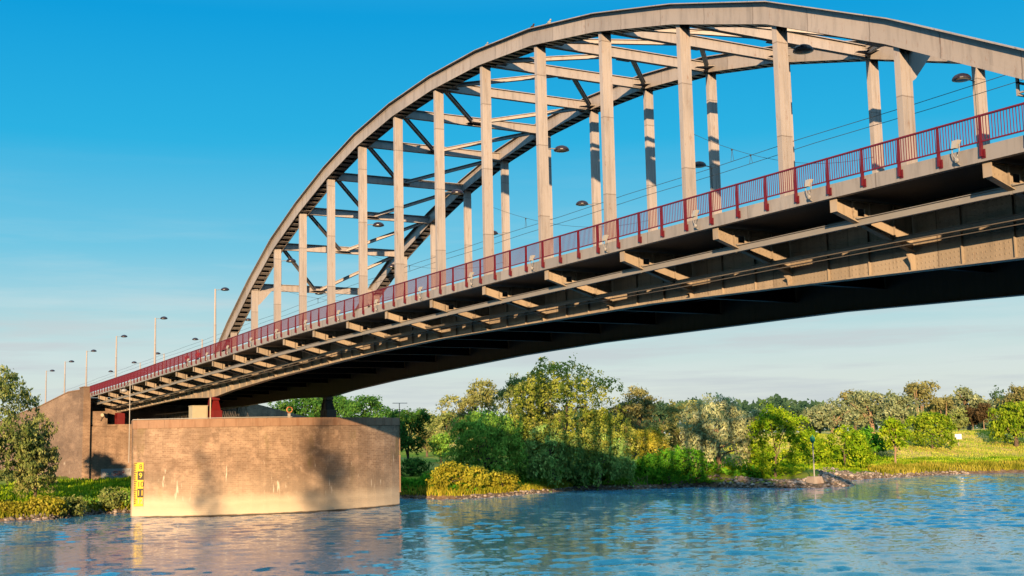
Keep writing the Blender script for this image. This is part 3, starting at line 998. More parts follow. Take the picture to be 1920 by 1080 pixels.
# things standing on the pier
o = empty('equipment_cabinet', (-8.6, -1.9, 10.78), 'cream equipment cabinet standing beside the red bearing on the pier', 'cabinet')
mb = MB(); mb.box(-9.2, -7.6, -2.5, -.75, 10.78, 12.35); mb.box(-9.25, -7.55, -2.55, -.70, 12.352, 12.42); mb.obj('cabinet_body', M['cream'], o)
mb = MB(); mb.box(-7.597, -7.575, -2.35, -.9, 10.9, 12.25); mb.obj('cabinet_door', M['cream'], o)
o = MB().tube([(-6.9, -.62, 10.78), (-6.9, -.62, 13.3)], .07, 8).obj('drain_pipe', M['cream']); tag(o, 'pale vertical downpipe in front of the red bearing on the pier', 'pipe')
o = empty('life_ring_stand', (-3.0, 7.4, 10.78), 'life ring on a small white stand on the pier edge under the deck', 'life ring')
mb = MB(); mb.box(-2.85, -2.7, 7.2, 7.5, 10.78, 11.3); mb.obj('stand', M['white'], o)
ring = [(-2.74, 7.4 + .32 * math.cos(t), 11.72 + .32 * math.sin(t)) for t in np.linspace(0, 2 * PI, 25)]
MB().tube(ring, .075, 8, False).obj('ring', plain('life_ring_orange', (.42, .18, .07)), o)

# ------------------------------------------------------------------ abutment
ab = empty('bridge_abutment', (-62, W / 2, 3), 'weathered brown brick abutment with sloping parapet and stains at the bridge end', 'abutment')
mb = MB(); prof = [(-190, -2), (-58.2, -2), (-58.2, 11.0), (-60.6, 11.0), (-60.6, 16.62), (-73, 16.82), (-105, 15.45), (-118, 15.3), (-190, 13.2)]
mb.prism(prof, 1, -5.2, -4.55); mb.obj('wing_wall', M['abut'], ab)
mb = MB(); mb.box(-61.2, -58.0, -5.55, -4.5, -2, 16.9); mb.box(-61.3, -57.9, -5.62, -4.40, 16.905, 17.05); mb.obj('pilaster', M['abut'], ab)
mb = MB()
mb.box(-66, -58.5, -4.54, 33, -2, 11.1); mb.box(-66, -58.35, -4.0, 33, 11.105, 11.355); mb.obj('front_wall', M['abut'], ab)
mb = MB(); mb.box(-66, -61.8, -4.545, W + 5, 11.36, 14.9); mb.box(-61.79, -58.6, -4.54, -1.9, 11.36, 13.35); mb.obj('back_wall', M['abut'], ab)
mb = MB(); mb.prism([(W + 5.1, 11.36), (33, 11.36), (31, 12.2), (W + 5.1, 15.2)], 0, -66, -61.5); mb.obj('far_wing_wall', M['abut'], ab)
mb = MB()
for (a, b2) in zip(prof[4:-1], prof[5:]):
    mb.hexa([(a[0], -5.28, a[1] + .004), (a[0], -4.47, a[1] + .004), (a[0], -4.47, a[1] + .16), (a[0], -5.28, a[1] + .16)],
            [(b2[0], -5.28, b2[1] + .004), (b2[0], -4.47, b2[1] + .004), (b2[0], -4.47, b2[1] + .16), (b2[0], -5.28, b2[1] + .16)])
mb.obj('parapet_cap', M['coping'], ab)
mb = MB()
xs_ = [-300, -190, -140, -105, -80, -66]
for a, b2 in zip(xs_[:-1], xs_[1:]):
    za, zb = (deck(max(a, -138)) + .5) - (.02 * max(0, -138 - a)), (deck(max(b2, -138)) + .5) - (.02 * max(0, -138 - b2))
    mb.hexa([(a, -4.5, -1), (a, W + 4.5, -1), (a, W + 4.5, za - .3), (a, -4.5, za - .3)], [(b2, -4.5, -1), (b2, W + 4.5, -1), (b2, W + 4.5, zb - .3), (b2, -4.5, zb - .3)])
mb.obj('road_embankment', M['abut'], ab)
# paint on the wall
grey = plain('overpaint_grey', (.33, .32, .31), .8)
mb = MB(); mb.box(-58.497, -58.490, -2.7, 3.2, 3.0, 4.75); mb.obj('overpainted_patch', grey, ab)
xg = -58.47
redp = plain('spray_red', (.40, .03, .03), .6); tealp = plain('spray_teal', (.02, .28, .32), .6)


def strokes(lines, o_y, o_z, s_, rad, m_):
    mb = MB()
    for ln in lines: mb.tube([(xg, o_y + y * s_, o_z + z * s_) for y, z in ln], rad, 5)
    mb.obj('spray_paint_tag', m_, ab)


S_ = [(.9, .95), (.5, 1.0), (.1, .8), (.3, .55), (.7, .45), (.85, .2), (.5, 0), (.1, .1)]
strokes([S_, [(1.2, 0), (1.2, 1), (1.7, .9), (1.7, .6), (1.2, .5), (1.8, .4), (1.8, .1), (1.2, 0)], [(2.1, 0), (2.1, 1), (2.7, .9), (2.7, .6), (2.1, .5)]], -1.0, 3.75, .62, .05, redp)
strokes([[(0, .3), (.5, .7), (1, .3), (1.4, .7)], [(0, .1), (1.3, .2)]], -1.95, 3.85, .5, .06, tealp)
strokes([[(0, 1), (.4, .5), (.9, 1.1)], [(.9, 1.2), (.4, -.3), (.1, -.4)], [(1.9, 1.0), (1.3, .8), (1.2, .1), (1.8, -.1), (2.3, .5), (2.0, 1.1), (1.7, .9)], [(2.6, 0), (2.62, .05)]], .85, 3.85, .75, .035, M['white'])
o = empty('wall_lamp', (-58.5, -2.6, 12.9), 'small floodlight on a bent arm fixed to the abutment wall', 'floodlight')
MB().tube([(-58.5, -2.9, 11.9), (-58.3, -2.75, 12.5), (-57.9, -2.6, 12.75)], .05, 6).obj('arm', M['black'], o)
mb = MB(); mb.tube([(-58.0, -2.5, 12.9), (-57.4, -2.9, 12.75)], [.22, .26], 10); mb.obj('lamp_head', M['cream'], o)

# ------------------------------------------------------------------ lamps
def lamp_head(parent, c, name='lamp_head'):
    mb = MB()
    mb.lathe(c, [(.50, -.02), (.50, .03), (.46, .12), (.36, .22), (.20, .29), (.06, .32)], 18)
    o = mb.obj(name, M['navy'], parent, smooth=False)
    MB().lathe((c[0], c[1], c[2] - .022), [(.10, -.07), (.34, -.05), (.46, 0)], 18).obj('diffuser', M['glass'], o)
    return o


def hanger_lamp(side):
    o = empty('street_lamp', (0, 0, 0))
    mb = MB(); mb.tube([(0, 0, .0), (0, side * .30, .05), (0, side * .62, .05)], .035, 6); mb.tube([(0, .02 * side, -2.6), (0, .02 * side, .05)], .022, 6)
    mb.obj('lamp_arm', M['steel'], o)
    lamp_head(o, (0, side * 1.05, .0))
    return o


names = {12: 'second from the right portal hanger', 9: 'just right of the arch middle', 7: 'at the very middle of the arch', 5: 'on the rising left half', 2: 'close to the left arch foot'}
first = {}
for side, y0, truss in ((1, .36, 'front'), (-1, W - .36, 'rear')):
    proto = None
    for n in (12, 9, 7, 5, 2):
        loc = (n * P + .05, y0, 26.15)
        if proto is None:
            o = hanger_lamp(side); o.location = loc; LOC[o] = Vector(loc); proto = o
        else:
            o = copy_tree(proto, loc)
        tag(o, 'dark domed street lamp on a %s row hanger %s' % (truss, names[n]), 'street lamp', 'street lamps fixed to the hangers')


def pole_lamp(side, H):
    o = empty('lamp_post', (0, 0, 0))
    mb = MB(); mb.tube([(0, 0, 0), (0, 0, H * .55)], [.17, .145], 10); mb.tube([(0, 0, H * .55), (0, 0, H)], [.135, .10], 10)
    mb.tube([(0, 0, 0), (0, 0, .5)], .20, 10)
    mb.obj('pole', M['paint2'], o)
    MB().tube([(0, 0, H - .12), (0, side * .75, H - .06)], .03, 6).obj('lamp_arm', M['steel'], o)
    lamp_head(o, (0, side * 1.15, H - .08))
    return o


poles = [(-7.5, 'tallest lamp post beside the left foot of the arch'), (-37, 'pale lamp post halfway along the approach span railing'), (-62.5, 'pale lamp post just right of the abutment pilaster'),
         (-87, 'pale lamp post rising behind the abutment pilaster'), (-108.5, 'pale lamp post behind the sloping parapet of the abutment'), (-130.5, 'pale lamp post behind the low end of the abutment parapet')]
proto = None
for x, lab in poles:
    loc = (x, 0, deck(x) + .5); 
    if proto is None:
        o = pole_lamp(1, 9.2); o.location = loc; LOC[o] = Vector(loc); proto = o
    else: o = copy_tree(proto, loc)
    tag(o, lab, 'lamp post', 'lamp posts along the approach')
proto = None
for x, lab in [(-7.5, 'far side lamp post just left of the arch foot and hidden low behind the railing'), (-36, 'far side lamp post whose head peeps over the railing beside the walkers'), (-64.5, 'far side lamp post behind the red railing near the two walkers'), (-90, 'far side lamp post right of the third pale post'), (-109, 'far side lamp post with its head level with the railing'), (-131, 'farthest lamp post on the far side above the abutment')]:
    loc = (x, W, deck(x) + .5)
    if proto is None:
        o = pole_lamp(-1, 9.2); o.location = loc; LOC[o] = Vector(loc); proto = o
    else: o = copy_tree(proto, loc)
    tag(o, lab, 'lamp post', 'lamp posts on the far side of the road')

# floodlights clamped to the deck edge, aimed up at the arch
def floodlight():
    o = empty('floodlight', (0, 0, 0))
    mb = MB(); d = Vector((.10, .35, .93)).normalized(); c = Vector((0, -.12, .62))
    mb.hexa([c - d * .17 + Vector((sx * .09, sy * .07, 0)) for sx, sy in ((-1, -1), (1, -1), (1, 1), (-1, 1))],
            [c + d * .15 + Vector((sx * .13, sy * .10, 0)) for sx, sy in ((-1, -1), (1, -1), (1, 1), (-1, 1))])
    mb.obj('lamp_housing', M['white'], o)
    mb = MB()
    for sx in (-.15, .15):
        mb.tube([(sx, -.12, .62), (sx * 1.05, -.14, .35), (sx * .5, -.16, .18), (0, -.16, .1)], .022, 6)
    mb.tube([(0, -.16, .12), (0, -.16, -.05)], .04, 6); mb.tube([(0, -.16, 0), (.02, .02, -.12)], .035, 6)
    mb.ball((.02, -.14, .03), (.09, .08, .10), 8, 5)
    mb.obj('yoke', M['steel'], o)
    return o


proto = None
whr = ['beside the arch foot'] + ['at bracket %s from the arch foot' % k for k in ('two', 'three', 'four', 'five', 'six', 'seven')]
for n in range(0, 15):
    x = n * P - 1.0; loc = (x, -OUT - .05, deck(x) + .18)
    if proto is None:
        o = floodlight(); o.location = loc; LOC[o] = Vector(loc); proto = o
    else: o = copy_tree(proto, loc)
    lab = {14: 'white floodlight on the deck edge nearest the right border of the photo', 13: 'white floodlight on the deck edge beside the right portal hanger',
           12: 'white floodlight clamped below the railing in front of the fifth hanger from the right', 0: 'white floodlight on the deck edge at the very foot of the arch'}.get(n)
    if lab is None:
        ordn = ['', 'second', 'third', 'fourth', 'fifth', 'sixth', 'seventh', 'eighth', 'ninth', 'tenth', 'eleventh', 'twelfth'][n]
        lab = 'white floodlight on the deck edge, %s one counted from the foot of the arch' % ordn
    tag(o, lab, 'floodlight', 'floodlights along the railing')

# ------------------------------------------------------------------ people and birds
skin = plain('skin', (.50, .30, .22), .6); cloth_red = plain('red_jacket', (.55, .02, .015), .8); jeans = plain('dark_trousers', (.04, .05, .09), .9); hairm = plain('brown_hair', (.06, .035, .02), .8)


def skinned(name, vs, es, rad, m_, parent):
    me = bpy.data.meshes.new(name); me.from_pydata(vs, es, []); me.materials.append(m_)
    o = bpy.data.objects.new(name, me); COL.objects.link(o); o.parent = parent
    md = o.modifiers.new('skin', 'SKIN'); md.use_smooth_shade = True
    for i, r_ in enumerate(rad):
        sv = me.skin_vertices[0].data[i]; sv.radius = (r_, r_); sv.use_root = (i == 0)
    ss = o.modifiers.new('sub', 'SUBSURF'); ss.levels = 1; ss.render_levels = 2
    return o


def person(loc, rz, label, stride):
    o = empty('person', loc, label, 'person'); o.rotation_euler = (0, 0, rz)
    s_ = stride
    vs = [(0, 0, .95), (0, 0, 1.15), (.02, 0, 1.38), (.02, 0, 1.50), (.03, 0, 1.60), (.04, 0, 1.72),
          (0, .10, .90), (s_ * .18, .10, .50), (s_ * .14, .10, .08), (s_ * .30, .10, .05),
          (0, -.10, .90), (-s_ * .08, -.10, .50), (-s_ * .32, -.10, .10), (-s_ * .20, -.10, .05),
          (.02, .19, 1.40), (-.06 * s_, .24, 1.14), (.06, .25, .90), (.08, .25, .80),
          (.02, -.19, 1.40), (.10 * s_, -.24, 1.14), (.24, -.23, .94), (.30, -.23, .86)]
    es = [(0, 1), (1, 2), (2, 3), (3, 4), (4, 5), (0, 6), (6, 7), (7, 8), (8, 9), (0, 10), (10, 11), (11, 12), (12, 13), (2, 14), (14, 15), (15, 16), (16, 17), (2, 18), (18, 19), (19, 20), (20, 21)]
    rad = [.13, .13, .15, .06, .085, .09, .09, .065, .045, .04, .09, .065, .045, .04, .06, .048, .036, .035, .06, .048, .036, .035]
    skinned('person_body', vs, es, rad, skin, o)
    jv = [vs[i] for i in (1, 2, 14, 15, 16, 18, 19, 20)] + [(0, 0, .93)]
    skinned('jacket', jv, [(0, 1), (1, 2), (2, 3), (3, 4), (1, 5), (5, 6), (6, 7), (0, 8)], [.165, .18, .085, .07, .058, .085, .07, .058, .165], cloth_red, o)
    tv = [vs[i] for i in (0, 6, 7, 8, 10, 11, 12)]
    skinned('trousers', tv, [(0, 1), (1, 2), (2, 3), (0, 4), (4, 5), (5, 6)], [.15, .11, .085, .07, .11, .085, .07], jeans, o)
    mb = MB(); L0 = LOC[o]
    mb.ball((L0[0] - .005, L0[1], L0[2] + 1.71), (.115, .10, .10), 10, 6); mb.obj('hair', hairm, o)
    return o


for (x, y, rz, st, lab) in [(-8.8, -2.9, .1, 1, 'left of two walkers in red jackets behind the railing'), (-4.4, -2.8, .1, -1, 'right of two walkers in red jackets, nearer the arch foot')]:
    person((x, y, deck(x) + .5), rz, lab, st)


def bird(loc, m_, label):
    o = empty('bird', loc, label, 'bird', 'birds perched on the arch')
    x, y, z = loc; mb = MB()
    mb.ball((x, y, z + .20), (.20, .09, .10), 10, 6); mb.ball((x + .19, y, z + .32), (.075, .06, .065), 8, 5)
    mb.tube([(x + .12, y, z + .24), (x + .18, y, z + .32)], [.065, .05], 8)
    mb.tube([(x + .25, y, z + .32), (x + .33, y, z + .31)], [.02, .006], 6)
    mb.hexa([(x - .14, y - .05, z + .18), (x - .14, y + .05, z + .18), (x - .14, y + .05, z + .22), (x - .14, y - .05, z + .22)],
            [(x - .38, y - .06, z + .17), (x - .38, y + .06, z + .17), (x - .38, y + .06, z + .19), (x - .38, y - .06, z + .19)])
    for s_ in (-.04, .04): mb.tube([(x + .02, y + s_, z), (x, y + s_, z + .14)], .012, 5)
    b_ = mb.obj('bird_body', m_, o, smooth=True)
    return o


def ribz(x):
    n = x / P; a = int(math.floor(n)); t = n - a
    return rib_top(a) * (1 - t) + rib_top(a + 1) * t


for x, m_, lab in ((69.3, M['white'], 'white gull perched on the arch just right of a dark bird'), (67.2, M['black'], 'dark bird perched on the arch beside a white gull'),
                   (45.0, M['black'], 'dark bird perched lowest on the left slope of the arch'), (60.9, M['steel'], 'grey bird perched alone between the hangers on the arch top')):
    bird((x, -.35, ribz(x) + .01), m_, lab)

# ------------------------------------------------------------------ beacon and sign on the far bank
o = empty('channel_beacon', (-3.6, 87.7, .5), 'green topped channel beacon on a pale pole and square concrete block', 'beacon')
mb = MB(); mb.hexa([(-4.7, 86.6, -.2), (-2.5, 86.6, -.2), (-2.5, 88.8, -.2), (-4.7, 88.8, -.2)], [(-4.35, 86.95, 1.5), (-2.85, 86.95, 1.5), (-2.85, 88.45, 1.5), (-4.35, 88.45, 1.5)])
mb.obj('base_block', M['block'], o)
MB().tube([(-3.6, 87.7, 1.5), (-3.6, 87.7, 6.4)], [.10, .085], 8).obj('pole', M['white'], o)
mb = MB(); mb.lathe((-3.6, 87.7, 6.25), [(.08, 0), (.36, .45), (.36, .95), (.28, 1.0), (.10, 1.02), (.10, 1.22), (.02, 1.28)], 12)
mb.obj('topmark', M['beacon_green'], o)
o = empty('river_sign', (-38.2, 158.4, 3.3), 'white square river sign on a pale post at the meadow edge', 'sign')
zs = t1(-38.2, 158.4)
MB().tube([(-38.2, 158.4, zs - .3), (-38.2, 158.4, 6.9)], .09, 6).obj('sign_post', M['cream'], o)
mb = MB(); c = Vector((-38.12, 158.33, 6.55)); n_ = Vector((.64, -.77, 0)); t_ = Vector((.77, .64, 0)); c = c + n_ * .12
q = [c + t_ * (i * .62) + Vector((0, 0, j * .5)) for i, j in ((-1, -1), (1, -1), (1, 1), (-1, 1))]
mb.hexa(q, [v + n_ * .05 for v in q]); mb.obj('sign_board', M['signwhite'], o)

TREES = [
  ('tree', 'willow', -17.54, -21.96, 17.37, 5.22, None, 'olive2', 'tall grey green riverside tree at the left edge in front of the brick abutment wall'),
  ('tree', 'willow', -18.0, -17.75, 12.38, 2.33, None, 'olive', 'slim olive tree leaning out beside the tall tree in front of the abutment wall'),
  ('shrub', 'bush', -15.26, -19.81, 2.19, 1.96, None, 'gold2', 'yellow green bank shrub at the foot of the tall riverside tree'),
  ('shrub', 'bush', -14.4, -17.35, 2.64, 2.47, None, 'gold2', 'widest yellow green shrub on the bank below the abutment wall'),
  ('shrub', 'bush', -15.45, -14.42, 2.44, 2.17, None, 'olive2', 'olive green shrub in the middle of the bank below the abutment'),
  ('shrub', 'bush', -21.91, -10.75, 1.73, 1.72, None, 'willow', 'low dark green shrub by the waterline between two paler bank shrubs'),
  ('shrub', 'bush', -20.53, -8.87, 3.21, 1.84, None, 'olive2', 'feathery tall pale shrub on the bank beside the yellow gauge board'),
  ('shrub', 'bush', -21.15, -6.91, 2.29, 1.17, None, 'willow', 'small green shrub tucked against the corner of the brick pier'),
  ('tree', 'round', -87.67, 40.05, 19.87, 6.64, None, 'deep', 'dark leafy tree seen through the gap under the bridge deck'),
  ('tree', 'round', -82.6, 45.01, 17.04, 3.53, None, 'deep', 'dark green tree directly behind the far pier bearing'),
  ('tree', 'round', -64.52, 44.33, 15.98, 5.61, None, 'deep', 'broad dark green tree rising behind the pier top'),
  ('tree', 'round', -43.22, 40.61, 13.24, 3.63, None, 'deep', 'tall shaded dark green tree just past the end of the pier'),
  ('shrub', 'bush', -35.77, 37.67, 5.29, 2.43, None, 'deep', 'shaded green bush at the water beside the end of the pier'),
  ('tree', 'round', -256.51, 141.67, 19.08, 8.41, None, 'olive2', 'pale far tree above the meadow gap beyond the pier'),
  ('tree', 'round', -225.59, 136.79, 17.42, 6.09, None, 'olive2', 'distant rounded tree partly hidden by the big willow'),
  ('tree', 'round', -164.94, 101.4, 11.84, 4.3, None, 'olive', 'small yellowish tree standing in the meadow gap beyond the pier'),
  ('tree', 'round', -91.41, 69.73, 9.48, 2.72, None, 'willow', 'dark small tree at the edge of the meadow gap'),
  ('tree', 'round', -63.31, 63.27, 18.7, 6.56, None, 'olive', 'brownish pale crowned tree behind the left side of the willows'),
  ('willow', 'willow', -30.59, 62.14, 20.63, 10.74, None, 'willow2', 'largest and tallest willow with shadow stripes across its crown'),
  ('willow', 'willow', -41.43, 61.56, 18.75, 6.15, None, 'olive2', 'sandy green willow between the largest willow and the brownish tree'),
  ('willow', 'willow', -28.04, 46.54, 12.53, 5.97, None, 'willow', 'drooping dark green willow in the bridge shadow above the golden shrubs'),
  ('willow', 'willow', -26.69, 57.02, 10.01, 5.28, None, 'teal', 'low weeping willow in deep shade hanging over the waterline'),
  ('willow', 'willow', -24.73, 63.9, 9.48, 4.93, None, 'teal', 'grey green low willow with branches trailing to the bank'),
  ('shrub', 'bush', -18.94, 35.82, 5.01, 2.96, None, 'gold', 'golden shrub nearest the pier on the far bank'),
  ('shrub', 'bush', -19.09, 39.93, 4.39, 2.69, None, 'gold', 'golden shrub under the drooping dark green willow'),
  ('shrub', 'bush', -20.06, 44.49, 3.66, 2.13, None, 'gold', 'smallest of the golden shrubs at the water'),
  ('tree', 'round', -51.16, 89.09, 16.93, 5.67, None, 'brown', 'brownish rounded tree behind the right side of the largest willow'),
  ('shrub', 'bush', -41.55, 85.36, 9.54, 4.21, None, 'gold2', 'sunlit yellow bush behind the dark green waterside bush'),
  ('shrub', 'bush', -21.92, 74.95, 6.33, 6.29, None, 'green', 'wide bright green bush spreading along the waterline'),
  ('tree', 'round', -132.97, 155.19, 16.13, 5.74, None, 'deepfar', 'far blue green tree in the notch between willows'),
  ('tree', 'round', -45.78, 96.47, 14.28, 4.89, None, 'olive', 'slender stemmed olive tree behind the silver willow'),
  ('willow', 'willow', -18.81, 82.28, 14.42, 5.6, None, 'silver2', 'silvery pale willow weeping down to the bank'),
  ('tree', 'bush', -11.85, 87.48, 12.81, 5.03, None, 'lime', 'dense yellow green domed tree beside the silvery willow'),
  ('shrub', 'bush', -29.67, 111.03, 8.97, 2.9, None, 'lime', 'lime bush between the domed tree and the beacon'),
  ('tree', 'bush', -27.06, 116.69, 9.3, 5.06, None, 'lime', 'low broad lime green tree behind the green beacon'),
  ('tree', 'round', -85.18, 165.88, 13.38, 3.91, None, 'brown', 'brown rounded tree far behind the beacon'),
  ('tree', 'round', -68.72, 154.17, 15.26, 5.84, None, 'silver', 'grey silver tree with pale trunk above the lime green tree'),
  ('tree', 'round', -107.93, 199.89, 18.85, 5.17, None, 'brown', 'brown topped tree between two silver trees'),
  ('tree', 'round', -69.79, 167.32, 17.44, 6.05, None, 'silver', 'tall silver green tree with a bushy double crown'),
  ('tree', 'round', -62.4, 167.5, 16.51, 5.7, None, 'silver', 'silver green tree right beside the bushy double crowned one'),
  ('tree', 'lone', -29.34, 131.32, 10.15, 4.41, None, 'lime', 'single stemmed lime green tree with a bare brown trunk on the bank'),
  ('shrub', 'bush', -42.54, 138.01, 8.87, 3.26, None, 'green', 'green bush in the gap behind the bare trunked tree'),
  ('tree', 'tall', -82.48, 196.61, 19.79, 4.59, None, 'brown', 'tallest brown tree with bare reddish stems on the skyline'),
  ('tree', 'tall', -85.3, 207.53, 16.21, 4.02, None, 'brown', 'short brown stemmed tree beside the tallest brown tree'),
  ('tree', 'bush', -37.92, 150.63, 11.74, 5.12, None, 'lime2', 'wide bright green tree standing at the meadow edge'),
  ('tree', 'round', -87.17, 219.15, 19.03, 6.8, None, 'silver', 'pale green dome shaped tree above the dark copper trees'),
  ('tree', 'round', -69.4, 194.86, 12.69, 2.29, None, 'olive2', 'narrow pale tree left of the dark copper trees'),
  ('tree', 'lone', -79.97, 212.15, 13.72, 2.44, None, 'copper', 'smaller dark copper tree with a pale trunk on the lawn edge'),
  ('tree', 'lone', -75.46, 210.71, 14.1, 2.83, None, 'copper', 'larger dark copper tree with a brown trunk on the lawn edge'),
  ('tree', 'poplar', -132.51, 285.51, 21.07, 2.19, None, 'deepfar', 'pointed dark poplar on the far skyline'),
  ('tree', 'poplar', -134.22, 290.56, 20.65, 1.66, None, 'deepfar', 'thinner pointed poplar beside the far dark poplar'),
  ('tree', 'round', -92.67, 240.57, 16.46, 4.7, None, 'silver', 'pale silver tree behind the weeping tree at the meadow'),
  ('tree', 'round', -83.48, 235.11, 19.17, 4.57, None, 'brown', 'brown and grey tree at the right edge of the skyline'),
  ('willow', 'willow', -35.0, 171.45, 13.45, 5.28, None, 'lime2', 'yellow green weeping tree on the meadow at the right edge'),
  ('tree', 'round', -176.68, 243.68, 16.55, 6.39, None, 'deepfar', 'flat dark tree on the skyline behind the domed tree'),
  ('tree', 'round', -110.24, 238.86, 16.43, 4.83, None, 'deepfar', 'dark evergreen tree in the shade between brown and silver crowns'),
]

# ------------------------------------------------------------------ vegetation
def leaf_quads(pts, outn, size, rng, elong=1.5, hang=0.0):
    n = len(pts)
    nr = outn * .80 + rng.normal(size=(n, 3)) * .70
    nr /= np.linalg.norm(nr, axis=1, keepdims=True) + 1e-9
    t = rng.normal(size=(n, 3)); t[:, 2] -= hang * 2.2
    t -= (t * nr).sum(1, keepdims=True) * nr; t /= np.linalg.norm(t, axis=1, keepdims=True) + 1e-9
    b_ = np.cross(nr, t)
    s_ = size * rng.uniform(.55, 1.35, n)[:, None]
    L = t * s_ * elong * .5; Wd = b_ * s_ * .36
    v = np.stack([pts - L, pts + Wd - L * .1, pts + L, pts - Wd - L * .1], 1)
    return v.reshape(-1, 3), np.arange(n * 4).reshape(n, 4)


def crown_points(lobes, n, rng, csize, per=11, holes=0, ctr=None, rad=1.0, hh=1.0):
    """leaf clusters spread over and just inside a set of ellipsoid lobes (c, r)"""
    area = np.array([r_[0] * r_[1] + r_[0] * r_[2] + r_[1] * r_[2] for c, r_ in lobes]); pr = area / area.sum()
    nc = max(8, n // per)
    li = rng.choice(len(lobes), nc, p=pr)
    Cc = np.array([l[0] for l in lobes])[li]; Rr = np.array([l[1] for l in lobes])[li]
    d = rng.normal(size=(nc, 3)); d /= np.linalg.norm(d, axis=1, keepdims=True)
    d[:, 2] = np.where(d[:, 2] < -.55, -d[:, 2], d[:, 2])
    rr = 1 - np.abs(rng.normal(0, .16, nc)) + (rng.random(nc) < .12) * rng.uniform(0, .14, nc)
    cc = Cc + d * Rr * rr[:, None]
    # drop clusters buried deep inside other lobes
    keep = np.ones(nc, bool)
    for c, r_ in lobes:
        q = np.linalg.norm((cc - np.array(c)) / np.array(r_), axis=1); keep &= ~((q < .62) & (rng.random(nc) < .75))
    for k in range(holes):                                # gaps that let the limbs and the sky through
        a_ = rng.uniform(0, 2 * PI); e_ = rng.uniform(-.5, 1.0); r_ = rad * rng.uniform(.10, .23)
        hc = np.array(ctr) + np.array([math.cos(a_) * rad * .72, math.sin(a_) * rad * .72, e_ * hh * .42])
        q = np.linalg.norm((cc - hc) * np.array([1, 1, .8]), axis=1); keep &= ~((q < r_) & (rng.random(nc) < .92))
    cc, d = cc[keep], d[keep]
    var = np.clip(rng.normal(.5, .22, len(cc)), 0, 1)
    cs = csize * rng.uniform(.5, 1.3, len(cc))
    k = per
    off = rng.normal(size=(len(cc), k, 3)) * cs[:, None, None] * np.array([1, 1, .75])
    pts = (cc[:, None] + off).reshape(-1, 3)
    outn = (d[:, None] + off / (cs[:, None, None] * 2.2)).reshape(-1, 3)
    vv = np.clip(np.repeat(var, k) + rng.normal(0, .12, len(pts)), 0, 1)
    return pts, outn, vv


